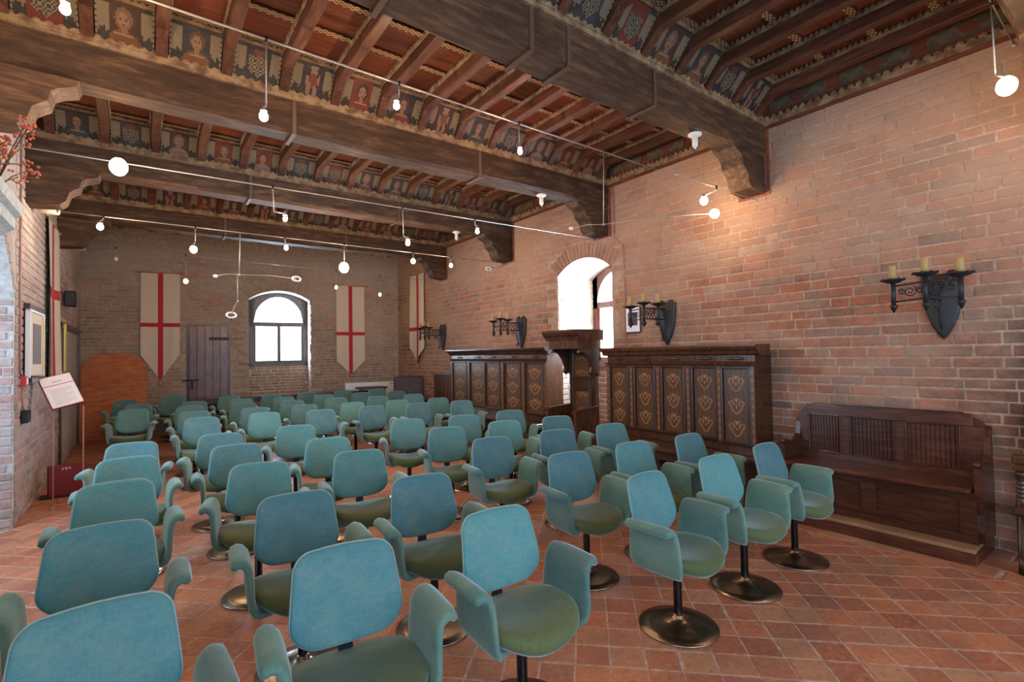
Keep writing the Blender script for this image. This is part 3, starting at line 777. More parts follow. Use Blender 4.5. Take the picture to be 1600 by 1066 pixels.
# round-topped orange board leaning on the far wall
b = MB(); poly = []
for i in range(17):
    a = math.pi*i/16; x = .57-.54*math.cos(a); poly.append((x, 1.40+.36*math.sin(a)**.8 if 0 < i < 16 else 1.40))
poly = [(.03, 0)]+poly+[(1.11, 0)]
b.prism(poly, -.05, -.02, lambda a, z, h: (a, h-.10*(1-z/1.8), z+.003))
o = b.obj('arched_board', M_board); o.location = PF(0, 0); o.rotation_euler = (0, 0, RF)
tag(o, 'orange plywood board with rounded top leaning on the far left wall', 'board')

# ------------------------------------------------------------------ banners
def banner(pts_fn, w, ztop, zside, ztip, cross_z, label, loc, rz, seed, fold=.03):
    """cloth in x(0..w), z; red cross on cream; pointed foot"""
    e = empty('banner', loc, rz); nx, nz = 36, 60
    r = random.Random(seed); ph = r.uniform(0, 6)
    def y_at(x, z): 
        t = (ztop-z)/(ztop-ztip)
        return -.03-fold*(.3+t)*(math.sin(x/w*7+ph+t*1.2)*.5+math.sin(x/w*15+ph*2)*.2+.5)
    def foot(x): return zside-(zside-ztip)*(1-abs(x-w/2)/(w/2))
    def grid(x0, x1, zt, zb, nx, nz, off, m):
        b = MB(); vs = []
        for k in (0, 1):
            for j in range(nz+1):
                for i in range(nx+1):
                    x = x0+(x1-x0)*i/nx; a = zt(x); c_ = zb(x); z = a+(c_-a)*j/nz
                    vs.append((x, y_at(x, z)-off+k*.004, z))
        n1 = (nx+1)*(nz+1); fs = []
        for j in range(nz):
            for i in range(nx):
                p = j*(nx+1)+i; q = (p, p+nx+1, p+nx+2, p+1); fs.append(q); fs.append(tuple(n1+t for t in q[::-1]))
        b.add(vs, fs, 0, True); return b.mesh('x', m)
    link('cloth', grid(0, w, lambda x: ztop, foot, nx, nz, 0, M_cream), e)
    s = w*.068
    link('red_cross', grid(w/2-s, w/2+s, lambda x: ztop, foot, 6, nz, .003, M_cross), e)
    link('red_cross', grid(0, w, lambda x: cross_z+s*.9, lambda x: cross_z-s*.9, nx, 4, .0035, M_cross), e)
    b = MB(); b.tube([(-.06, -.035, ztop+.005), (w+.06, -.035, ztop+.005)], .013, 8); b.sphere((-.07, -.035, ztop+.005), .03); b.sphere((w+.07, -.035, ztop+.005), .03)
    b.obj('rod', M_brass, e)
    b = MB(); b.lathe([(.004, 0), (.018, .01), (.022, .05), (.012, .08), (.014, .12), (.004, .13)], 10, 0, Matrix.Translation((w/2, -.05, ztip-.11))); b.obj('tassel', M_brass, e)
    return tag(e, label, 'banner', 'red cross banners')
M_cream = mat('cream_cloth', (.60, .52, .43), .85); M_cross = mat('red_cloth', (.42, .018, .035), .8)
banner(None, .69, 3.46, 1.72, 1.16, 2.35, 'cream banner with red cross between the orange board and plank door', PF(.99, 0), RF, 1)
banner(None, .68, 3.38, 1.50, 1.16, 2.18, 'cream red-cross banner right of the far window, above the white radiator', PF(4.92, 0), RF, 2)
banner(None, .74, 3.58, 1.80, 1.40, 2.25, 'narrow-looking red-cross banner on the right wall in the far corner', Vector((XR, 11.45, 0)), R(-90), 3, .05)
banner(None, 1.08, 3.46, 1.40, 1.12, 2.52, 'large red-cross banner on the left wall above the reading stand', Vector((XL, 8.55, 0)), R(90), 4, .05)

# ------------------------------------------------------------------ inlaid panelling
def scrolls(seed, n):
    def f(X, Z):
        r = random.Random(seed); c = np.zeros(X.shape+(3,)); c[:] = (.085, .036, .014)
        c *= (1+.25*np.sin(X*31+np.sin(Z*9)*2))[..., None]
        gold = (.30, .135, .04)
        def stroke(px, pz, w):
            for s in (-1, 1):
                for a, q in zip(px, pz): c[((X-(.5+s*a))/w)**2+((Z-q)*asp/w)**2 < 1] = gold
        asp = 3.2
        for k in range(n):
            zc = .20+.62*k/max(1, n-1)
            t = np.linspace(0, 1, 46)
            # S-shaped stem curling into a hook at the top
            px = .03+.265*t**.75; pz = zc-.125+.135*t**1.1; stroke(px, pz, .028+.010*k%1*0)
            px = .13-.10*t; pz = zc+.085-.03*np.sin(t*3); stroke(px, pz, .020)
            a = np.linspace(-.1, 3.9, 36); px = .205+.095*np.cos(a); pz = zc+.012+.030*np.sin(a); stroke(px, pz, .034)
            c[ell(X, Z, .5, zc-.03, .05, .02)] = (.35, .13, .05)
            c[ell(X, Z, .5, zc+.055, .035, .025)] = (.36, .17, .06)
        c[(X < .03) | (X > .97)] = (.05, .02, .015)
        return c
    return f
ME_scroll = [paint_mesh('inlaid_panel', 30, 96, scrolls(s, 3), M_inlay) for s in (1,)]
ME_scroll.append(paint_mesh('inlaid_panel', 30, 96, scrolls(2, 3), M_inlay))
def strip(X, Z):
    c = np.zeros(X.shape+(3,)); c[:] = (.13, .052, .022)
    k = (Z*9) % 1; d = abs(k-.5)*2*1.0+abs(X-.5)*1.6
    c[d < .62] = (.24, .10, .03); c[(d < .28)] = (.42, .23, .075); return c
ME_strip = paint_mesh('inlaid_strip', 7, 90, strip, M_inlay)

def moulding(b, y0, y1, xf, prof, m=0, ends=True):
    """prof: (projection, z) closed polygon, running along y; xf = face x, projecting to -x"""
    b.prism(prof, y0, y1, lambda a, z, h: (xf-a, h, z), m)
def panelling(name, label, y0, y1, xf, sections, ztop, zseat):
    """sections: list of (ya, yb, proj, npanels) in increasing y"""
    e = empty(name, (0, 0, 0))
    fr = MB(); co = MB(); mo = MB()
    for ya, yb, pr, n in sections:
        x = xf-pr
        zb, zt = zseat+.10, ztop-.23
        fr.box((x, ya, zseat), (XR-.015, yb, ztop-.10), 0)                                  # carcase
        co.prism([(0, ztop-.115), (.03, ztop-.10), (.045, ztop-.06), (.085, ztop-.05), (.10, ztop-.02), (.10, ztop), (-.2, ztop), (-.2, ztop-.115)], ya-.06, yb+.06, lambda a, z, h: (x-a, h, z))
        co.prism([(0, ztop-.225), (.025, ztop-.215), (.03, ztop-.195), (0, ztop-.18)], ya-.02, yb+.02, lambda a, z, h: (x-a, h, z))
        mo.box((x-.02, ya, zseat-.0), (x, yb, zseat+.085), 0, None, 0, .006)                # base rail
        pw = (yb-ya)/n
        for i in range(n):
            a = ya+i*pw; sw = .085
            # stile strip
            for ys in ((a, a+sw*.5), (a+pw-sw*.5, a+pw)):
                fr.box((x-.022, ys[0], zb), (x, ys[1], zt), 0)
            pa, pb_ = a+sw*.72, a+pw-sw*.72
            # moulded frame around the panel
            for (c0, c1, z0_, z1_) in ((pa-.02, pa+.006, zb+.01, zt-.01), (pb_-.006, pb_+.02, zb+.01, zt-.01), (pa-.02, pb_+.02, zb, zb+.03), (pa-.02, pb_+.02, zt-.03, zt)):
                mo.box((x-.034, c0, z0_), (x+.002, c1, z1_), 1, None, 0, .008)
            link('inlaid_panel', ME_scroll[(i+int(pr*100)) % 2], e, (x-.006, pb_-.012, zb+.03), (0, 0, R(-90)), (pb_-pa-.024, .01, zt-zb-.06))
            link('frieze_tablet', ME_tablet, e, (x-.004, (pa+pb_)/2, ztop-.15))
        for i in range(n+1):
            yc = ya+i*pw
            lo_ = yc-.022 if 0 < i < n else (ya+.004 if i == 0 else yb-.048)
            link('inlaid_strip', ME_strip, e, (x-.0225, lo_+.044, zb+.02), (0, 0, R(-90)), (.044, .008, zt-zb-.04))
    fr.obj('carcase', M_walnut, e); co.obj('cornice', M_walnut, e); mo.obj('moulding', [M_walnut, M_walnut_d], e)
    s = MB(); s.box((xf-.42, y0-.02, zseat-.045), (XR-.02, y1+.02, zseat), 0, None, 0, .008); s.obj('seat_board', M_walnut, e)
    s = MB(); s.box((xf-.36, y0+.02, zseat-.15), (xf-.33, y1-.02, zseat-.045)); s.obj('seat_rail', M_walnut_d, e)
    k = max(2, int((y1-y0)/1.0)+1)
    for i in range(k):
        yc = y0+.06+(y1-y0-.12)*i/(k-1)
        s = MB(); s.prism([(.33, 0), (.36, 0), (.33, .1), (.30, .2), (.36, zseat-.05), (.0, zseat-.05), (.06, .2), (.0, .0)], yc-.025, yc+.025, lambda a, z, h: (xf-a, h, z)); s.obj('leg', M_walnut_d, e)
    return tag(e, label, 'panelling', 'inlaid high-back wall benches')
tbm = MB(); tbm.sphere((0, 0, 0), (.012, .11, .02), 10, 6); ME_tablet = tbm.mesh('frieze_tablet', M_walnut_d)
panelling('inlaid_wall_bench', 'dark inlaid high-back bench just left of the plain bench, right of window', 2.63, 4.74, 5.16, [(2.63, 3.05, .09, 1), (3.05, 4.74, 0, 4)], 1.66, .50)
panelling('inlaid_wall_bench', 'dark inlaid high-back bench in the far half, left of the canopied seat', 5.92, 9.05, 5.16, [(5.92, 7.70, .09, 3), (7.70, 9.05, 0, 2)], 1.70, .52)

# canopied choir seat between the two
e = tag(empty('canopied_seat'), 'dark wooden high seat with bracketed canopy in front of the right window', 'seat')
b = MB(); b.box((5.25, 5.06, .0), (5.31, 5.60, 1.72)); b.obj('back', M_walnut, e)
b = MB()
b.prism([(0, 0), (.03, .0), (.05, .05), (.09, .08), (.11, .12), (.11, .15), (-.44, .15), (-.44, 0)], 4.97, 5.70, lambda a, z, h: (4.90-a, h, 1.78+z))
b.box((4.88, 5.02, 1.66), (5.31, 5.64, 1.785)); b.obj('canopy', M_walnut, e)
for yc in (5.05, 5.60):
    b = MB(); pol = [(0, 1.66), (.38, 1.66), (.40, 1.60), (.33, 1.62), (.26, 1.58), (.19, 1.50), (.15, 1.39), (.17, 1.32), (.12, 1.28), (.09, 1.31), (.0, 1.26)]
    b.prism(pol, yc-.022, yc+.022, lambda a, z, h: (5.30-a, h, z)); b.obj('bracket', M_walnut_d, e)
for z0_, z1_ in ((1.22, 1.60), (.66, 1.08)):
    link('inlaid_panel', paint_mesh('inlaid_panel', 24, 30, scrolls(4, 2), M_inlay), e, (5.245, 5.50, z0_+.03), (0, 0, R(-90)), (.34, .01, z1_-z0_-.06))
    b = MB()
    for (c0, c1, a_, b2_) in ((5.49, 5.53, z0_, z1_), (5.13, 5.17, z0_, z1_), (5.171, 5.489, z0_, z0_+.035), (5.171, 5.489, z1_-.035, z1_)): b.box((5.222, c0, a_), (5.252, c1, b2_), 0, None, 0, .008)
    b.obj('panel_moulding', M_walnut_d, e)
b = MB(); b.box((4.82, 5.08, .42), (5.25, 5.58, .48)); b.box((4.86, 5.1, 0), (5.2, 5.56, .42)); b.obj('seat', M_walnut_d, e)
for yc in (5.04, 5.62):
    b = MB(); b.prism([(0, 0), (.44, 0), (.44, .72), (.41, .77), (.36, .79), (0, .81)], yc-.025, yc+.025, lambda a, z, h: (5.25-a, h, z), 0)
    b.prism([(0, .805), (.38, .785), (.43, .77), (.46, .74), (.47, .77), (.42, .805), (0, .835)], yc-.04, yc+.04, lambda a, z, h: (5.25-a, h, z), 1); b.obj('side_panel', [M_walnut, M_walnut_d], e)

# panelled settle near the right
e = tag(empty('settle'), 'long brown three-panelled bench against the brick wall at right', 'bench')
ys, ye = .95, 2.33
b = MB(); b.box((4.83, .93, 0), (5.40, 2.36, .085), 1, None, 0, .006); b.box((4.845, .94, .085), (5.39, 2.35, .115), 0, None, 0, .006); b.obj('plinth', [M_oak_l, M_oak], e)
b = MB(); b.box((5.02, ys, .11), (5.06, ye, .50))
for a, c_ in ((ys, ys+.1), (1.59, 1.70), (ye-.1, ye)): b.box((4.995, a, .181), (5.022, c_, .439), 0, None, 0, .002)
b.box((4.995, ys, .44), (5.022, ye, .50)); b.box((4.995, ys, .11), (5.022, ye, .18)); b.obj('front_panel', M_oak, e)
b = MB(); b.box((4.90, ys+.02, .50), (5.33, ye-.02, .54), 0, None, 0, .012); b.obj('seat', M_oak, e)
b = MB()
pol = [(ys, .50), (ys, .97), (ys+.02, 1.00), (ys+.07, 1.02), (ys+.14, 1.065), (ye-.12, 1.065), (ye-.05, 1.02), (ye, .98), (ye, .50)]
b.prism(pol, 0, .03, lambda a, z, h: (5.36+h-(.0), a, z)); 
b.obj('back', M_oak, e)
cells = [(1.10, 1.46), (1.54, 1.88), (1.96, 2.24)]
fr = MB(); prev = ys+.0
for a, c_ in cells+[(ye, ye)]:
    fr.box((5.335, max(prev, ys+.001), .601), (5.362, a, .954), 0, None, 0, .002); prev = c_
fr.box((5.335, ys+.07, .955), (5.362, ye-.07, 1.055), 0, None, 0, .004); fr.box((5.335, ys, .52), (5.362, ye, .60))
fr.obj('back_frame', M_oak, e)
for a, c_ in cells:
    p_ = MB(); n = 11; w = (c_-a)/n
    for i in range(n): p_.box((5.348, a+i*w+.001, .60), (5.361, a+(i+1)*w-.001, .955), 0, None, 0, .004)
    p_.obj('reeded_panel', M_oak, e)
    p_ = MB()
    for q in ((a-.004, a+.008, .60, .955), (c_-.008, c_+.004, .60, .955), (a+.009, c_-.009, .594, .606), (a+.009, c_-.009, .949, .961)): p_.box((5.322, q[0], q[2]), (5.350, q[1], q[3]), 0, None, 0, .004)
    p_.obj('panel_moulding', M_oak, e)
for yc in (ys-.012, ye+.012):
    b = MB(); b.prism([(0, 0), (.33, 0), (.36, .10), (.34, .24), (.40, .40), (.40, .64), (.37, .69), (.33, .69), (.26, .66), (.14, .66), (.07, .72), (.045, .86), (.0, .96)], yc-.022, yc+.022, lambda a, z, h: (5.385-a, h, z+.115*(1 if z == 0 else 1)*(1-z)))
    b.obj('end_panel', M_oak, e)
    b = MB(); b.sphere((4.985, yc, .715), (.03, .03, .025)); b.obj('arm_knob', M_oak, e)

# carved chair at the right edge
e = tag(empty('carved_chair', (0, .55, 0)), 'dark carved chair with bobbin-turned legs at the right edge', 'chair')
def bobbin(x, y, z0, z1, top=1.04):
    pr = [(.028, 0), (.034, .02), (.03, .05)]; z = z0
    pr += [(.032, z0)]
    while z < z1: pr += [(.018, z), (.030, z+.014), (.018, z+.028)]; z += .03
    pr += [(.028, z), (.028, top)]
    m = MB(); m.lathe(pr, 10, 0, Matrix.Translation((x, y, 0))); return m
bobbin(4.93, .15, .12, .36, .44).obj('leg', M_walnut_d, e); bobbin(4.93, -.32, .12, .36, .44).obj('leg', M_walnut_d, e)
bobbin(5.32, .15, .12, .36, 1.15).obj('leg', M_walnut_d, e); bobbin(5.32, -.32, .12, .36, 1.15).obj('leg', M_walnut_d, e)
b = MB(); b.box((4.88, -.36, .42), (5.36, .19, .47), 0, None, 0, .01); b.obj('seat', M_walnut_d, e)
b = MB(); b.box((5.30, -.30, .62), (5.34, .13, 1.12), 0, None, 0, .01); b.obj('backrest', M_walnut_d, e)
bobbin(4.93, .15, .50, .68, .72).obj('arm_post', M_walnut_d, e)
b = MB(); b.box((4.88, .115, .72), (5.32, .185, .77), 0, None, 0, .012); b.box((4.885, .11, .77), (4.975, .19, .83), 0, None, 0, .01); b.obj('armrest', M_walnut, e)
b = MB(); b.box((4.93, .14, .10), (5.32, .16, .14)); b.obj('stretcher', M_walnut_d, e)

# far corner: settle with two panels and an old armchair
e = tag(empty('small_settle'), 'small dark settle with two bluish-lit back panels beside the far inlaid bench', 'bench')
b = MB(); b.box((5.30, 9.15, .45), (5.34, 10.1, 1.18)); b.obj('back', M_walnut_d, e)
for a in (9.22, 9.66):
    b = MB(); b.box((5.285, a, .58), (5.302, a+.38, 1.10), 0, None, 0, .012); b.obj('back_panel', M_walnut, e)
b = MB(); b.box((4.88, 9.15, .41), (5.34, 10.1, .45)); b.obj('seat', M_walnut_d, e)
for y in (9.17, 10.06):
    b = MB(); b.box((4.9, y, 0), (5.34, y+.03, .62)); b.obj('end_panel', M_walnut_d, e)
e = tag(empty('old_armchair', (4.98, 10.72, 0), R(-20)), 'dark leather-backed wooden armchair in the far right corner', 'chair')
b = MB(); b.box((-.34, .16, .62), (.34, .22, 1.12), 0, None, 0, .02); b.obj('backrest', M_leather, e)
b = MB(); b.box((-.32, -.25, .42), (.32, .2, .48), 0, None, 0, .02); b.obj('seat', M_leather, e)
for x in (-.34, .30):
    for y in (-.26, .18):
        b = MB(); b.box((x, y, 0), (x+.045, y+.045, 1.05 if y > 0 else .68)); b.obj('leg', M_walnut_d, e)
    b = MB(); b.box((x-.015, -.32, .68), (x+.06, .2, .72), 0, None, 0, .01); b.obj('armrest', M_walnut_d, e)
e = tag(empty('side_table', (4.42, 11.55, 0), R(-6)), 'small dark square side table before the radiator in the far corner', 'table')
b = MB(); b.box((-.35, -.22, .84), (.30, .22, .88), 0, None, 0, .006); b.obj('tabletop', M_walnut_d, e)
for x in (-.28, .22):
    for y in (-.17, .13):
        b = MB(); b.box((x, y, 0), (x+.04, y+.04, .84)); b.obj('leg', M_walnut_d, e)

# radiator
e = tag(empty('radiator', PF(0, 0), RF), 'long white wall radiator under the far right banner', 'radiator')
b = MB(); b.box((5.10, -.13, .30), (6.33, -.05, .95), 0, None, 0, .012); b.obj('body', M_white, e)
for i in range(3):
    x = 5.2+i*.5
    b = MB(); b.box((x, -.05, .35), (x+.04, 0, .9)); b.obj('bracket', M_white, e)
b = MB(); b.box((6.22, -.135, .885), (6.29, -.129, .905)); b.obj('badge', M_pen, e)

# long polished tables in front of the far wall
def table(name, x0, x1, y0, y1, z, label, rz=RF, loc=None):
    e = tag(empty(name, loc or PF(0, 0), rz), label, 'table', 'dark tables along the far wall')
    b = MB(); b.box((x0, y0, z-.035), (x1, y1, z), 0, None, 0, .006); b.obj('tabletop', M_table, e)
    b = MB(); b.box((x0+.06, y0+.05, z-.12), (x1-.06, y0+.07, z-.035)); b.box((x0+.06, y1-.07, z-.12), (x1-.06, y1-.05, z-.035)); b.obj('apron', M_walnut_d, e)
    for x in (x0+.05, x1-.11):
        for y in (y0+.05, y1-.11):
            b = MB(); b.box((x, y, 0), (x+.06, y+.06, z-.035)); b.obj('leg', M_walnut_d, e)
    return e
table('long_table', 2.05, 3.98, -.88, -.28, .79, 'long dark polished table in front of the plank door and far window')
table('long_table', 4.02, 5.75, -.86, -.26, .80, 'long dark table right of the far window, before the radiator')

# ------------------------------------------------------------------ wall sconces (wrought iron)
def spiral(c, r0, r1, a0, turns, n=22):
    return [(c[0]+(r0+(r1-r0)*i/n)*math.cos(a0+turns*2*math.pi*i/n), c[1]+(r0+(r1-r0)*i/n)*math.sin(a0+turns*2*math.pi*i/n)) for i in range(n+1)]
def sconce(y, z, label):
    """shield plate on the wall, lattice arm into the room, scrolled crossbar with three candle dishes"""
    e = empty('wall_sconce', (XR-.012, y, z))
    s = MB(); half = [(.0, -.41), (.035, -.37), (.075, -.29), (.105, -.20), (.125, -.10), (.135, .0), (.14, .13), (.095, .13), (.095, .165), (.05, .165), (.05, .14)]
    out = half+[(-a, b_) for a, b_ in half[:0:-1]]
    n = len(out)
    vs = [(-.018, a, b_) for a, b_ in out]+[(-.034, a*.86, b_*.9) for a, b_ in out]+[(-.072, 0, -.03)]+[(0, a, b_) for a, b_ in out]
    fs = [(i, (i+1) % n, n+(i+1) % n, n+i) for i in range(n)]+[(n+i, n+(i+1) % n, 2*n) for i in range(n)]+[(2*n+1+i, 2*n+1+(i+1) % n, (i+1) % n, i) for i in range(n)]
    s.add(vs, fs); s.obj('shield', M_iron, e)
    a = MB(); L_ = .46
    for zz in (.045, -.085): a.tube([(-.03, 0, zz), (-L_, 0, zz)], .009, 6)
    for i in range(7):
        x = -.05-i*.056
        a.tube([(x, 0, -.085), (x-.085, 0, .045)], .0045, 5); a.tube([(x-.085, 0, -.085), (x, 0, .045)], .0045, 5)
    a.tube([(-.19, 0, -.085), (-.13, 0, -.15), (-.10, 0, -.24), (-.07, 0, -.34)], .008, 6)
    a.tube([(p, 0, q) for p, q in spiral((-.10, -.34), .035, .006, 0, 1.4)], .006, 5); a.tube([(p, 0, q) for p, q in spiral((-.20, -.13), .04, .006, 1.5, 1.4)], .006, 5)
    a.obj('arm', M_iron, e)
    c_ = MB()
    for zz in (.045, -.085): c_.tube([(-L_, -.21, zz-.015), (-L_, 0, zz), (-L_, .21, zz-.015)], .007, 6)
    for sg in (-1, 1):
        for cy, rr, ph in ((.155, .026, .5), (.10, .046, 2.2), (.035, .03, 0)):
            c_.tube([(-L_, sg*p, q) for p, q in spiral((cy, -.02), rr, .006, ph, 1.7)], .005, 5)
    for yy, dz in ((-.21, 0), (0, .03), (.21, 0)):
        c_.tube([(-L_, yy, .06+dz), (-L_, yy, -.13)], .017, 8); c_.tube([(-L_, yy, -.125), (-L_, yy, -.145), (-L_, yy, -.19)], [.034, .028, .002], 4)
    c_.obj('crossbar', M_iron, e)
    for yy, dz in ((-.21, 0), (0, .03), (.21, 0)):
        d_ = MB(); d_.lathe([(.012, .05), (.055, .062), (.075, .08), (.078, .087), (.03, .075), (.03, .085)], 14, 0, Matrix.Translation((-L_, yy, dz)))
        for q in range(8): d_.sphere((-L_+.078*math.cos(q*math.pi/4), yy+.078*math.sin(q*math.pi/4), .083+dz), .011, 6, 4)
        d_.obj('drip_dish', M_iron, e)
        k_ = MB(); k_.lathe([(.026, .083), (.028, .12), (.025, .16), (.027, .19), (.024, .2)], 12, 0, Matrix.Translation((-L_, yy, dz))); k_.obj('candle_tube', M_candle, e)
    return tag(e, label, 'wall light', 'wrought iron candle sconces')
sconce(1.19, 2.07, 'black iron three-candle sconce above the plain panelled bench at right')
sconce(3.93, 2.09, 'black iron candle sconce above the near inlaid bench, beside a small notice')
sconce(6.98, 2.10, 'black iron candle sconce above the far inlaid bench')
sconce(9.85, 2.12, 'black iron candle sconce farthest away, next to the corner banner')
# small framed notice
e = tag(empty('notice', (XR-.012, 4.47, 1.86)), 'small white framed notice behind the second iron sconce', 'sign')
b = MB(); b.box((-.02, -.13, 0), (0, .13, .36), 0, None, 0, .004); b.obj('frame', M_walnut_d, e)
b = MB(); b.box((-.023, -.115, .015), (-.0205, .115, .345)); b.obj('sheet', M_paper, e)
b = MB(); b.box((-.026, -.08, .10), (-.0235, .08, .28)); b.obj('picture_print', M_pen, e)

# conduit on the right wall near window, wall cables
b = MB(); b.tube([(XR-.03, 4.78, 3.95), (XR-.03, 4.78, 3.22), (XR-.03, 4.62, 3.1), (XR-.03, 4.60, 1.70)], .008, 6)
tag(b.obj('conduit', M_conduit), 'thin reddish cable running down the right wall beside the window', 'cable')

# ------------------------------------------------------------------ left wall things
# shutter door in recess
d2 = struct(empty('door_2', (XL, 0, 0)))
b = MB(); b.box((-.1, 10.05, .10), (-.09, 12.65, 2.15)); b.box((-.09, 10.0, .05), (.03, 10.08, 2.2)); b.box((-.09, 12.6, .05), (.03, 12.68, 2.2)); b.box((-.09, 10.0, 2.12), (.03, 12.68, 2.2)); b.obj('door_frame', M_walnut_d, d2)
for i in range(4):
    b = MB(); y = 10.10+i*.625; b.box((-.06, y, .14), (-.02, y+.61, 2.11), 0, None, 0, .01); b.obj('door_leaf', M_redtrim, d2)
b = MB(); b.tube([(.0, 11.4, 1.2), (.05, 11.4, 1.2), (.05, 11.5, 1.2)], .014, 6); b.obj('door_handle', M_black, d2)
# gilt frame between banner and door
e = tag(empty('gilt_frame', (XL+.014, 10.0, 1.4)), 'thin gilt picture frame seen edge-on behind the left banner', 'frame')
b = MB()
for a in ((0, -.42, 0, .04, -.36, .85), (0, .36, 0, .04, .42, .85), (0, -.42, 0, .04, .42, .06), (0, -.42, .79, .04, .42, .85)): b.box(a[:3], a[3:], 0, None, 0, .008)
b.obj('frame', M_gold, e)
b = MB(); b.box((.004, -.36, .06), (.012, .36, .79)); b.obj('canvas', M_leather, e)
# framed print projecting on a wooden holder
e = tag(empty('framed_print', (XL+.012, 7.18, 1.42), 0), 'cream-matted framed print on a wooden holder on the left wall', 'picture')
ang = R(62)
Mx = Matrix.Rotation(-R(1), 4, 'Z')
b = MB(); b.box((.02, 0, .04), (.045, .80, .72), 0, Mx); b.obj('mount', M_cream, e)
b = MB(); b.box((.046, .18, .16), (.05, .62, .60), 0, Mx); b.obj('picture_print', M_strap, e)
b = MB()
for a in ((.015, -.02, .02, .055, .0, .74), (.015, .8, .02, .055, .82, .74), (.015, -.02, .72, .055, .82, .74)): b.box(a[:3], a[3:], 0, Mx)
b.obj('frame', M_white, e)
b = MB(); b.box((0, -.02, -.03), (.07, .82, .02), 0, Mx); b.box((0, -.02, .74), (.05, .82, .80), 0, Mx); b.obj('shelf', M_walnut, e)
# gilt strip of the print's right edge
b = MB(); b.box((.046, .74, .06), (.056, .78, .70), 0, Mx); b.obj('gilt_edge', M_gold, e)
# alarm call point, conduit, black socket
e = tag(empty('call_point', (XL+.01, 7.05, 1.41)), 'small red fire alarm call point on the left wall', 'alarm')
b = MB(); b.box((0, -.05, -.05), (.05, .05, .05), 0, None, 0, .006); b.obj('body', M_alarm, e)
b = MB(); b.box((.05, -.03, -.03), (.053, .03, .03)); b.obj('glass', M_paper, e)
b = MB(); b.tube([(XL+.02, 6.92, 4.0), (XL+.02, 6.92, 2.45), (XL+.02, 6.95, 1.5), (XL+.02, 7.05, 1.47)], .010, 6); b.tube([(XL+.02, 7.08, 1.35), (XL+.02, 7.1, 1.12)], .008, 6)
tag(b.obj('alarm_cable', M_conduit), 'thin red-brown cable running down the left wall to the alarm', 'cable')
e = tag(empty('wall_box', (XL+.012, 7.12, 1.05)), 'small black box on the left wall below the red call point', 'box')
b = MB(); b.box((0, -.07, -.07), (.06, .07, .06), 0, None, 0, .008); b.obj('casing', M_black, e)
b = MB(); b.tube([(.02, 0, .06), (.02, 0, .09)], .012, 6); b.obj('gland', M_conduit, e)
e = tag(empty('loudspeaker', (XL+.012, 10.35, 2.58)), 'small dark loudspeaker on the left wall behind the banner', 'speaker')
b = MB(); b.box((.02, -.09, -.12), (.16, .09, .12), 0, None, 0, .015); b.obj('cabinet', M_black, e)
b = MB(); b.box((0, -.03, -.03), (.03, .03, .03)); b.obj('bracket', M_black, e)
for q, (y, z, lab) in enumerate(((7.62, 3.38, 'grey cylindrical transformer of the lighting cable, nearer one on left wall'), (10.82, 3.54, 'grey cylindrical transformer of the lighting cable, farther one on left wall'))):
    e = tag(empty('cable_transformer', (XL+.01, y, z)), lab, 'transformer', 'cable light transformers')
    Mx2 = Matrix.Rotation(R(90), 4, 'Y')
    b = MB(); b.lathe([(.05, 0), (.05, .02), (.02, .03), (.02, .06)], 12, 0, Mx2); b.obj('wall_plate', M_black, e)
    b = MB(); b.lathe([(.09, .06), (.10, .07), (.10, .22), (.09, .23)], 20, 0, Mx2); b.obj('drum', M_whitemetal if q else M_steelgrey if False else M_whitemetal, e)
    b = MB(); b.lathe([(.03, .23), (.03, .26)], 10, 0, Mx2); b.obj('end_cap', M_black, e)

# reading stand (information sheet on thin clear legs)
e = tag(empty('reading_stand', (-.66, 7.55, 0), R(0)), 'slanted white information sheet on a thin stand at left', 'stand')
t1 = Matrix.Translation((-.07, 0, 1.22)) @ Matrix.Rotation(R(-8), 4, 'Z') @ Matrix.Rotation(R(-38), 4, 'X') @ Matrix.Rotation(R(0), 4, 'Y')
def sheet(b, x0, y0, x1, y1, z0, z1, m=0): b.box((x0, y0, z0), (x1, y1, z1), m, t1)
# tilted so that the near edge is low (faces the camera)
ey_ = Vector((-.14, .22, .31)).normalized(); ex_ = Vector((1, .05, 0)); ex_ = (ex_-ey_*ex_.dot(ey_)).normalized(); ez_ = ex_.cross(ey_)
t1 = Matrix.Translation((-.07, 0, 1.27)) @ Matrix((ex_*.72, ey_*.88, ez_)).transposed().to_4x4()
b = MB(); sheet(b, -.20, -.25, .20, .25, 0, .012); b.obj('backing_plate', M_red, e)
b = MB(); sheet(b, -.185, -.235, .19, .24, .013, .016); b.obj('sheet', M_paper, e)
b = MB(); sheet(b, -.185, .095, .19, .103, .0165, .018); b.obj('red_rule', M_alarm, e)
b = MB()
for i in range(12): sheet(b, -.13, -.20+.021*i, .13-(.08 if i % 4 == 0 else 0), -.195+.021*i, .0165, .0175)
sheet(b, -.06, .14, .06, .16, .0165, .0175)
b.obj('printed_lines', mat('faint_print', (.5, .5, .56), .6), e)
b = MB()
for x in (-.12, .13): b.tube([(x, -.12, 1.10), (x, -.12, .02)], .006, 6); b.tube([(x, -.25, .012), (x, .25, .012)], .010, 6)
b.tube([(-.12, -.12, .03), (.13, -.12, .03)], .006, 6); b.obj('legs', M_acrylic, e)
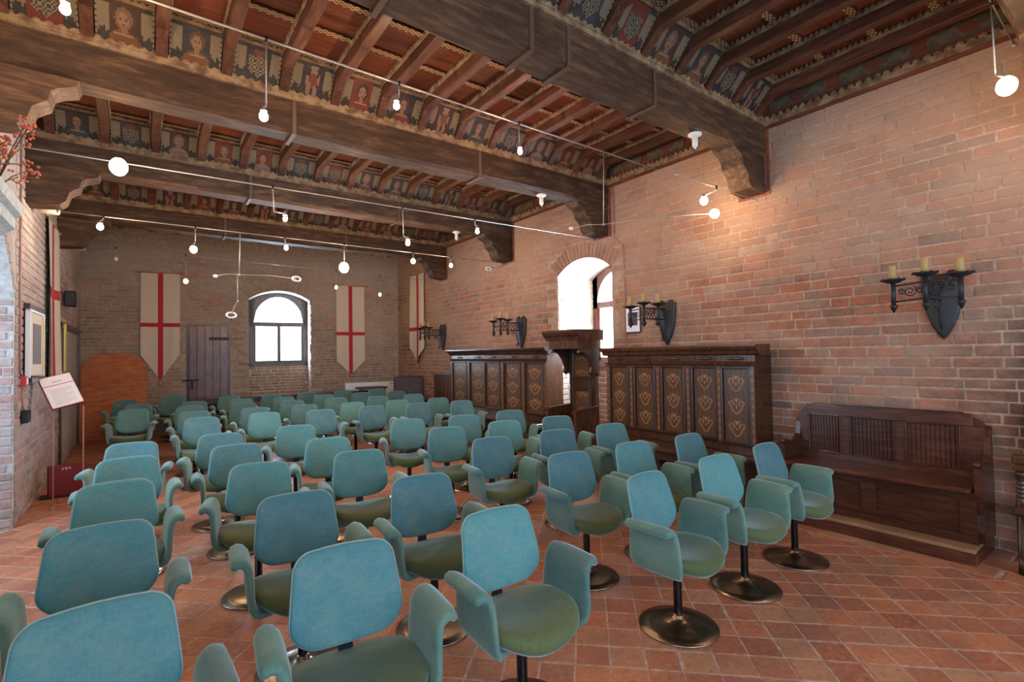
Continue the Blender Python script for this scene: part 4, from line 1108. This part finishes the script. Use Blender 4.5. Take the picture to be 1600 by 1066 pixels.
# dark red folding sign on the floor
e = tag(empty('floor_case', (-.72, 8.0, 0), R(4)), 'dark red upright case with small white mark on the floor at left', 'case')
b = MB(); b.prism([(-.10, .02), (.02, .02), (.02, .37), (-.01, .37)], -.17, .17, lambda a, z, h: (h, -a, z)); b.obj('back_part', M_black, e)
b = MB(); b.box((-.16, -.035, .02), (.19, -.021, .38), 0, None, 0, .004); b.obj('red_front', M_red, e)
b = MB(); b.box((-.24, -.06, 0), (.18, .14, .02), 0, None, 0, .004); b.obj('foot', M_black, e)
b = MB()
for a in ((-.04, .335, .035, .342), (-.04, .315, -.034, .342), (.029, .315, .035, .342), (-.005, .31, .001, .335)): b.box((a[0], -.037, a[1]), (a[2], -.0352, a[3]))
b.obj('white_mark', M_paper, e)

# white stone hood with cornice and pier at the left edge, dried red berries on top
e = tag(empty('stone_hood', (0, 0, 0)), 'white stone fireplace hood with moulded cornice at left edge', 'fireplace')
b = MB()
pr = [(0, 2.28), (.02, 2.31), (.06, 2.35), (.07, 2.39), (.12, 2.43), (.15, 2.45), (.15, 2.52), (.18, 2.54), (.19, 2.60), (0, 2.62)]
b.prism([(-.185, 2.28)]+pr+[(-.185, 2.62)], 3.0, 4.42, lambda a, z, h: (-.80+a, h, z)); 
b.obj('cornice', M_stone, e)
b = MB(); b.box((XL+.015, 3.1, 1.98), (-.74, 4.05, 2.30), 0, None, 0, .01); b.box((XL+.015, 3.86, .0), (-.80, 4.04, 1.98), 0, None, 0, .01); b.box((XL+.015, 3.1, .0), (-.80, 3.28, 1.98), 0, None, 0, .01); b.obj('surround', M_stone, e)
def berries(loc, n, seed, label):
    e = tag(empty('berry_sprig', loc), label, 'dried plant', 'dried berry sprigs'); r = random.Random(seed)
    tw = MB(); be = MB()
    for i in range(n):
        dx, dy, h = r.uniform(-.02, .20), r.uniform(-.25, .25), r.uniform(.12, .42)
        tw.tube([(0, 0, 0), (dx*.5, dy*.4, h*.6), (dx, dy, h)], .004, 5)
        for q in range(9): be.sphere((dx+r.uniform(-.035, .035), dy+r.uniform(-.04, .04), h+r.uniform(-.04, .04)), .009, 6, 4)
    tw.obj('twigs', M_twig, e); stuff(be.obj('berries', M_berry, e))
berries((-.72, 4.2, 2.615), 12, 1, 'sprig of small red dried berries on the stone hood at left edge')
berries((-.72, 3.75, 2.615), 9, 2, 'sprig of red dried berries on the hood, nearer the picture edge')

# ------------------------------------------------------------------ chairs
def super_outline(hw, hd, n, k=48):
    pts = []
    for i in range(k):
        a = 2*math.pi*i/k; c_, s_ = math.cos(a), math.sin(a)
        pts.append((hw*math.copysign(abs(c_)**(2/n), c_), hd*math.copysign(abs(s_)**(2/n), s_)))
    return pts
def pad(outline, th, fn, dome=.6, m=0, center=(0, 0)):
    """puffy slab: outline in (a,b), thickness th, mapped through fn(a,b,t) (t from -th/2..th/2)"""
    k = len(outline); rings = [(1.0, 0.0), (.992, .45), (.965, .75), (.90, .92), (.75, 1.0), (.45, 1.04), (.2, 1.05)]
    b = MB(); vs = []
    cx, cy = center
    seq = [(s, -t) for s, t in rings[::-1]]+rings[1:]
    for s, t in seq:
        for a, c_ in outline: vs.append(fn(cx+(a-cx)*s, cy+(c_-cy)*s, t*th/2))
    n = len(seq); vs.append(fn(cx, cy, -th/2*1.05)); vs.append(fn(cx, cy, th/2*1.05))
    fs = [(i*k+j, i*k+(j+1) % k, (i+1)*k+(j+1) % k, (i+1)*k+j) for i in range(n-1) for j in range(k)]
    fs += [((j+1) % k, j, n*k) for j in range(k)]+[((n-1)*k+j, (n-1)*k+(j+1) % k, n*k+1) for j in range(k)]
    b.add(vs, fs, m, True); return b
def rrect(hw, h, rt_, rb_, bulge, k=7):
    """rounded rectangle, b from 0 to h; bottom edge bulging down"""
    pts = []
    for cx, cz, r, a0 in ((hw-rb_, rb_, rb_, -90), (hw-rt_, h-rt_, rt_, 0), (-hw+rt_, h-rt_, rt_, 90), (-hw+rb_, rb_, rb_, 180)):
        for i in range(k+1):
            a = R(a0+90*i/k); pts.append((cx+r*math.cos(a), cz+r*math.sin(a)))
        if a0 == 0: pts += [(x*(hw-rt_), h+.004*(1-x*x)) for x in (.5, 0, -.5)]
        if a0 == 180: pts += [(x*(hw-rb_), 0) for x in (-.5, 0, .5)]
        if a0 == -90: pts += [(hw, rb_+(h-rt_-rb_)*q) for q in (.33, .66)]
        if a0 == 90: pts += [(-hw, rb_+(h-rt_-rb_)*q) for q in (.66, .33)]
    out = []
    for a, z in pts:
        f = max(0, 1-(a/hw)**2); out.append((a*(1-.13*max(0, (z/h-.25)/.75)**1.2), z-bulge*f*max(0, 1-z/(h*.5))))
    return out
def back_fn(a, z, t):
    th = R(14)
    y = .150+z*math.sin(th)*.85-.75*a*a+.10*(z-.2)**2
    return (a, y-t*math.cos(th), .520+z*.835)
def seat_fn(a, d_, t):
    y = d_
    dish = .040*(a/.25)**2-.010*(d_/.25)-(.020*((-d_-.14)/.12)**2 if d_ < -.14 else 0)
    s = 1-.13*(1 if t < 0 else 0)*min(1, -t/.045)
    return (a*s, (y+.01)*s-.012, .403+dish+t*1.08)
def make_chair():
    e = empty('swivel_armchair')
    b = MB(); b.lathe([(.222, 0), (.225, .004), (.222, .009), (.16, .017), (.09, .030), (.05, .045), (.030, .066), (.026, .075)], 48); b.obj('base', M_chrome, e)
    b = MB(); b.lathe([(.024, .07), (.024, .36), (.05, .365), (.10, .372)], 20); b.obj('pole', M_pole, e)
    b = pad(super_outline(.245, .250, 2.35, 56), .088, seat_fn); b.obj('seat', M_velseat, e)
    ol = rrect(.212, .385, .066, .105, .030)
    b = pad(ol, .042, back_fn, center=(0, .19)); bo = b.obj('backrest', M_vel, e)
    p = MB(); p.tube([back_fn(a*1.0, z, 0) for a, z in ol]+[back_fn(ol[0][0], ol[0][1], 0)], .0042, 6, 0, False); p.obj('piping', M_piping, bo)
    b = MB(); pts = [(0, .05, .36), (0, .17, .355), (0, .195, .38), (0, .200, .45), (0, .205, .60)]
    for (x, y, z), (x2, y2, z2) in zip(pts, pts[1:]):
        d_ = Vector((0, y2-y, z2-z)).normalized(); nn = Vector((0, -d_.z, d_.y))*.004
        q = [Vector((sx*.028, yy, zz))+nn*s_ for yy, zz in ((y, z), (y2, z2)) for sx in (-1, 1) for s_ in (-1, 1)]
        b.add(q, [(0, 1, 3, 2), (4, 6, 7, 5), (0, 4, 5, 1), (2, 3, 7, 6), (0, 2, 6, 4), (1, 5, 7, 3)])
    b.obj('back_bar', M_pole, e)
    # arms
    path = [(.14, .378), (.19, .378), (.222, .384), (.244, .400), (.256, .428), (.261, .47), (.263, .52), (.266, .565), (.270, .598), (.279, .623), (.294, .639), (.313, .645), (.330, .638), (.340, .624)]
    for sg in (1, -1):
        b = MB(); K = 28; vs = []
        n = len(path)
        for i, (x, z) in enumerate(path):
            px, pz = path[max(0, i-1)]; qx, qz = path[min(n-1, i+1)]
            tx, tz = qx-px, qz-pz; l = math.hypot(tx, tz); nx, nz = -tz/l, tx/l
            f = i/(n-1)
            hw = .165 if i < 5 else .172-.022*min(1, (i-4)/5)
            hw = (.10, .125, .145, .158, .166)[i] if i < 5 else hw
            cy = -.02
            thk = .018+.010*max(0, f-.55)/.45
            if i == n-1: hw *= .93; thk *= .62
            if i == n-2: hw *= .985; thk *= .92
            for j in range(K):
                a = 2*math.pi*j/K; ca, sa = math.cos(a), math.sin(a)
                u = math.copysign(abs(ca)**.55, ca)*hw; v = math.copysign(abs(sa)**.75, sa)*thk*(1+.3*max(0, -ca)**2)
                vs.append((sg*(x*.94+nx*v), cy+u, z+nz*v))
        fs = [(i*K+j, i*K+(j+1) % K, (i+1)*K+(j+1) % K, (i+1)*K+j) for i in range(n-1) for j in range(K)]
        fs += [tuple(range(K))[::-1], tuple(range((n-1)*K, n*K))]
        if sg < 0: fs = [f_[::-1] for f_ in fs]
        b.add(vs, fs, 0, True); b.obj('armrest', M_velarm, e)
    return e
proto = make_chair()
ROWS = [
    [(-0.1, 1.82, 2), (0.63, 1.82, -6), (1.37, 1.81, -2), (2.51, 1.8, 3), (3.27, 1.81, -5), (4.0, 1.81, 0)],
    [(-0.15, 2.78, -1), (0.67, 2.76, -5), (1.39, 2.68, -6), (2.56, 2.59, -7), (3.26, 2.56, -7), (3.96, 2.49, -1)],
    [(-0.12, 3.79, 3), (0.64, 3.8, -13), (1.37, 3.77, -9), (2.51, 3.56, -9), (3.23, 3.5, -12), (3.93, 3.42, -9)],
    [(-0.08, 4.72, 2), (0.65, 4.79, -5), (1.35, 4.58, -13), (2.51, 4.43, -15), (3.23, 4.4, -15), (3.93, 4.3, -16)],
    [(-0.1, 5.58, -9), (0.6, 5.63, -12), (1.33, 5.73, -15), (2.47, 5.34, -22), (3.17, 5.2, -20), (3.89, 5.21, -20)],
    [(0.61, 7.42, -6), (1.34, 7.42, -8), (2.04, 7.22, -8), (2.8, 7.2, -5), (3.51, 7.1, -8), (4.21, 6.94, -9)],
    [(0.6, 8.35, -6), (1.36, 8.31, -11), (2.07, 8.21, -8), (2.78, 8.03, -7), (3.48, 7.84, -9), (4.19, 7.69, -6)],
    [(-0.14, 9.5, -10), (0.61, 9.47, -6), (1.36, 9.37, -9), (2.12, 9.26, -8), (2.86, 9.15, -7), (3.56, 8.92, -9), (4.26, 8.87, -11)],
    [(-0.09, 10.63, -12), (0.73, 10.48, -10), (1.47, 10.45, -11), (2.19, 10.25, -8), (2.94, 10.23, -8), (3.65, 10.1, -12), (4.36, 9.92, -9)],
    [(-0.27, 11.93, -7), (0.46, 11.97, -4), (1.41, 11.56, -12), (2.11, 11.03, -11), (2.83, 11.14, -13), (3.59, 11.09, -11), (4.31, 10.92, -12)],
    [(0.52, 12.63, -11)]]
ordn = ['', 'first', 'second', 'third', 'fourth', 'fifth', 'sixth', 'seventh']
first = True
for ri, row in enumerate(ROWS):
    row = sorted(row)
    for ci, (x, y, a) in enumerate(row):
        o = proto if first else copy_tree(proto); first = False
        o.location = (x, y, 0); o.rotation_euler = (0, 0, R(a))
        rn = ['front row', 'second row', 'third row', 'fourth row', 'fifth row', 'sixth row', 'seventh row', 'eighth row', 'ninth row', 'tenth row', 'last row'][ri]
        if ri == 10: lab = 'green velvet swivel armchair standing alone behind the last full row, left of table'
        elif ci == 0: lab = f'teal velvet swivel armchair at the left end of the {rn}'
        elif ci == len(row)-1: lab = f'teal velvet swivel armchair at the right end of the {rn}'
        else: lab = f'teal velvet swivel armchair, {ordn[ci+1]} from the left in the {rn}'
        tag(o, lab, 'chair', 'teal swivel armchairs in rows')

# ------------------------------------------------------------------ cable lights
def cable(pts, label, r=.004):
    e = tag(empty('light_cable', (0, 0, 0)), label, 'cable', 'tensioned lighting cables')
    b = MB(); b.tube(pts, r, 6); b.obj('wire', M_steel, e)
    for p in (pts[0], pts[-1]):
        b = MB(); b.sphere(p, .018, 8, 6); b.obj('anchor', M_steel, e)
    return e
cable([(XL+.01, 4.0, 3.985), (XR-.01, 4.02, 3.975)], 'thick bright steel cable nearest the camera, crossing under the coffers', .009)
cable([(XL+.01, 5.60, 3.36), (XR-.01, 5.10, 3.27)], 'steel cable crossing in front of the third beam, second from camera', .005)
cable([(XL+.25, 7.40, 3.275), (XR-.01, 7.36, 3.262)], 'steel cable starting by the nearer grey transformer, third from camera', .005)
cable([(XL+.25, 10.82, 3.54), (XR-.01, 10.75, 3.40)], 'thin steel cable farthest from the camera before the far wall', .004)
cable([(4.42, 3.05, 3.42), (XR-.01, 2.74, 3.24)], 'short cable fixed to the right wall beside the big beam corbel', .004)

def on(a, b_, x):
    f = (x-a[0])/(b_[0]-a[0]); return tuple(a[k]+(b_[k]-a[k])*f for k in range(3))
CB = [((XL+.01, 4.0, 3.985), (XR-.01, 4.02, 3.975)), ((XL+.01, 5.60, 3.36), (XR-.01, 5.10, 3.27)), ((XL+.25, 7.40, 3.275), (XR-.01, 7.36, 3.262)), ((XL+.25, 10.82, 3.54), (XR-.01, 10.75, 3.40)), ((4.42, 3.05, 3.42), (XR-.01, 2.74, 3.24)), ((XL+.01, .68, 3.92), (XR-.01, .70, 3.92))]
def snap(top):
    best = None
    for a, b_ in CB:
        if a[0] <= top[0] <= b_[0]:
            q = on(a, b_, top[0]); d = (Vector(q)-Vector(top)).length
            if d < .35 and (best is None or d < best[0]): best = (d, q)
    return best[1] if best else top
def lamp(p, top, power, label, r=.028, col=(1, .66, .36), red=False, lit=True, aim=0, rad=.03):
    """p bulb centre, top = point on the cable"""
    top = Vector(snap(top)); p = Vector(p); p.y = p.y if abs(p.y-top.y) < .3 else top.y; e = empty('cable_lamp', top); power *= 1.0
    q = p-top
    b = MB(); b.tube([(0, 0, .02), (0, 0, -.02)], .011, 8); b.obj('clamp', M_black, e)
    b = MB(); knee = Vector((q.x*.1, q.y*.1, min(-.03, q.z+.10)))
    b.tube([(0, 0, 0), knee], .005, 6); b.tube([knee, q+Vector((0, 0, .055))], .007, 6); b.obj('rod', M_steel, e)
    b = MB(); b.lathe([(.010, .075), (.012, .05), (.024, .046), (.024, .040), (.010, .038)], 12, 0, Matrix.Translation(q))
    for i in range(3):
        a = i*2.1; b.tube([q+Vector((.022*math.cos(a), .022*math.sin(a), .042)), q+Vector((.026*math.cos(a), .026*math.sin(a), -.01))], .0025, 4)
    b.obj('socket', M_steel, e)
    b = MB(); b.sphere(q, (r, r, r*1.15), 12, 8)
    b.obj('bulb', (M_bulb_r if red else M_bulb) if lit else M_paper, e)
    if lit:
        l = bpy.data.lights.new('lamp_light', 'POINT'); l.energy = power; l.color = (1, .52, .32) if red else col; l.shadow_soft_size = r*.8
        lo_ = bpy.data.objects.new('lamp_light', l); lo_.parent = e; lo_.location = q; C.objects.link(lo_)
    return tag(e, label, 'lamp', 'cable spotlights')
Z1, Z2, Z3, Z4 = 3.98, 3.31, 3.315, 3.45
lamp((-.38, 4.0, 3.75), (-.36, 4.0, Z1), 26, 'glowing cable lamp at the top left corner, below the painted panels')
lamp((.72, 4.0, 3.39), (.74, 4.0, Z1), 34, 'glowing lamp on a long rod hanging before the second beam, left of centre', .032)
lamp((1.77, 4.0, 3.77), (1.80, 4.0, Z1), 20, 'glowing lamp on a short rod on the thick cable, near centre')
lamp((3.12, 4.0, 3.68), (3.12, 4.0, Z1), 26, 'reddish glowing lamp on the thick cable, right of centre', .026, red=True)
lamp((-.16, 5.28, 3.23), (-.15, 5.45, Z2+.03), 26, 'very bright lamp at left on the second cable with a starry glare', .065)
lamp((1.14, 5.28, 2.98), (1.06, 5.4, Z2+.02), 12, 'small glowing lamp with rod on the second cable, before the third beam', .02)
lamp((2.44, 5.25, 2.89), (2.42, 5.31, Z2), 20, 'reddish lamp on a long rod of the second cable, centre', .026, red=True)
lamp((3.37, 5.22, 3.14), (3.36, 5.25, Z2), 16, 'lamp on a short rod of the second cable, above the far inlaid bench', .024)
lamp((-.39, 7.4, 3.15), (-.36, 7.4, Z3+.02), 18, 'bright lamp on the third cable, at left above the left banner', .034)
lamp((.52, 7.4, 2.99), (.54, 7.4, Z3), 22, 'bright lamp on the third cable above the first far banner', .042)
lamp((1.61, 7.4, 3.13), (1.59, 7.4, Z3), 14, 'reddish small lamp on the third cable, above the far window', .028, red=True)
lamp((2.41, 7.4, 2.93), (2.41, 7.4, Z3), 48, 'very bright lamp on the third cable, right of the far window', .07)
lamp((3.52, 7.38, 3.13), (3.52, 7.38, Z3-.02), 16, 'bright lamp on the third cable near the right wall', .036)
lamp((4.22, 7.38, 3.12), (4.22, 7.38, Z3-.02), 12, 'small lamp on the third cable closest to the right wall', .028)
lamp((-.36, 10.8, 3.34), (-.36, 10.8, 3.53), 0, 'unlit small lamp on the farthest cable at left', .03, lit=False)
lamp((.64, 10.8, 3.03), (.64, 10.8, 3.5), 12, 'red glowing lamp on the farthest cable beside the left far banner', .038, red=True)
lamp((3.34, 10.78, 3.09), (3.34, 10.78, 3.45), 6, 'tiny glowing lamp on the farthest cable, left of the right far banner', .026)
lamp((4.31, 10.76, 2.99), (4.31, 10.76, 3.43), 8, 'tiny glowing lamp on a long rod, right of the right far banner', .028)
lamp((4.6, .64, 3.32), (4.6, .70, 3.90), 14, 'bright lamp hanging at the top right corner near the brick wall', .055)
lamp((1.0, -1.3, 3.3), (1.0, -1.3, 3.9), 40, 'glowing lamp on the cable behind the camera, left', .03)
lamp((3.2, -1.3, 3.3), (3.2, -1.3, 3.9), 30, 'glowing lamp on the cable behind the camera, right', .03)
lamp((.15, .69, 3.40), (.15, .69, 3.92), 34, 'glowing cable lamp overhead, just above the top edge of the picture', .03)
cable([(XL+.01, .68, 3.92), (XR-.01, .70, 3.92)], 'steel cable above the camera carrying the top right lamp', .005)
cable([(XL+.01, -1.3, 3.92), (XR-.01, -1.3, 3.92)], 'steel cable behind the camera', .005)
# mobiles: balanced arms with lamps
def mobile(top, knot, ends, label, tops=None):
    top = snap(top); e = tag(empty('balanced_lamp', top), label, 'lamp', 'balanced arm lamps')
    t = Vector(top); b = MB(); b.tube([(0, 0, 0), Vector(knot)-t], .006, 6); b.sphere(Vector(knot)-t, .016, 8, 6); b.obj('rod', M_steel, e)
    for kind, p in ends:
        a = MB(); a.tube([Vector(knot)-t, (Vector(knot)+Vector(p))/2-t+Vector((0, 0, .02)), Vector(p)-t], .0045, 6); a.obj('arm', M_steel, e)
        q = Vector(p)-t
        if kind == 'w': b = MB(); b.sphere(q, (.03, .022, .022), 10, 6); b.obj('counterweight', M_whitemetal, e)
        elif kind == 'ring':
            b = MB(); b.tube([q+Vector((.055*math.cos(i*math.pi/8), .02*math.sin(i*math.pi/8), .035*math.sin(i*math.pi/8))) for i in range(17)], .012, 6); b.obj('reflector_ring', M_whitemetal, e)
            b = MB(); b.tube([q, q+Vector((0, 0, -.07))], .005, 5); b.obj('pin', M_black, e)
        else:
            b = MB(); b.sphere(q, .05, 12, 8); b.obj('bulb', M_bulb, e)
            l = bpy.data.lights.new('lamp_light', 'POINT'); l.energy = 7; l.color = (1, .66, .36); l.shadow_soft_size = .04
            lo_ = bpy.data.objects.new('lamp_light', l); lo_.parent = e; lo_.location = q; C.objects.link(lo_)
    return e
mobile((4.39, 4.0, 3.97), (4.34, 4.0, 3.10), [('w', (3.82, 4.0, 2.98)), ('b', (4.90, 2.93, 3.06))], 'long rod lamp with balanced arm and bright bulb before the brick wall')
lamp((4.9, 3.05, 3.23), (4.9, 2.90, 3.33), 9, 'bright lamp just above the balanced arm bulb, beside the corbel', .042)
mobile((1.04, 7.4, Z3), (1.03, 7.4, 2.71), [('w', (.76, 7.4, 2.67)), ('ring', (1.74, 7.4, 2.71))], 'balanced arm with white ring, left of the far window')
mobile((1.01, 7.4, 2.72), (1.01, 7.4, 2.36), [('ring', (.93, 7.35, 2.17))], 'small hanging ring lamp below the balanced arm')
mobile((5.30, 7.30, 3.30), (5.25, 7.6, 3.22), [('ring', (4.9, 7.25, 3.11))], 'unlit ring lamp on an arm near the right wall')

# smoke detectors under the beams
for (x, y, z, lab) in ((4.31, 2.76, ZB0-.01, 'white round smoke detector under the big near beam'), (4.26, 5.02, ZB0-.01, 'white round smoke detector under the second beam'), (4.32, 7.35, ZB0-.01, 'white round smoke detector under the third beam')):
    e = tag(empty('smoke_detector', (x, y, z)), lab, 'detector', 'smoke detectors under beams')
    b = MB(); b.lathe([(.065, 0), (.065, -.015), (.035, -.03), (.03, -.035)], 20); b.obj('base', M_whitemetal, e)
    b = MB(); b.lathe([(.028, -.035), (.028, -.12), (.018, -.13), (.006, -.15)], 14); b.obj('sensor', M_whitemetal, e)
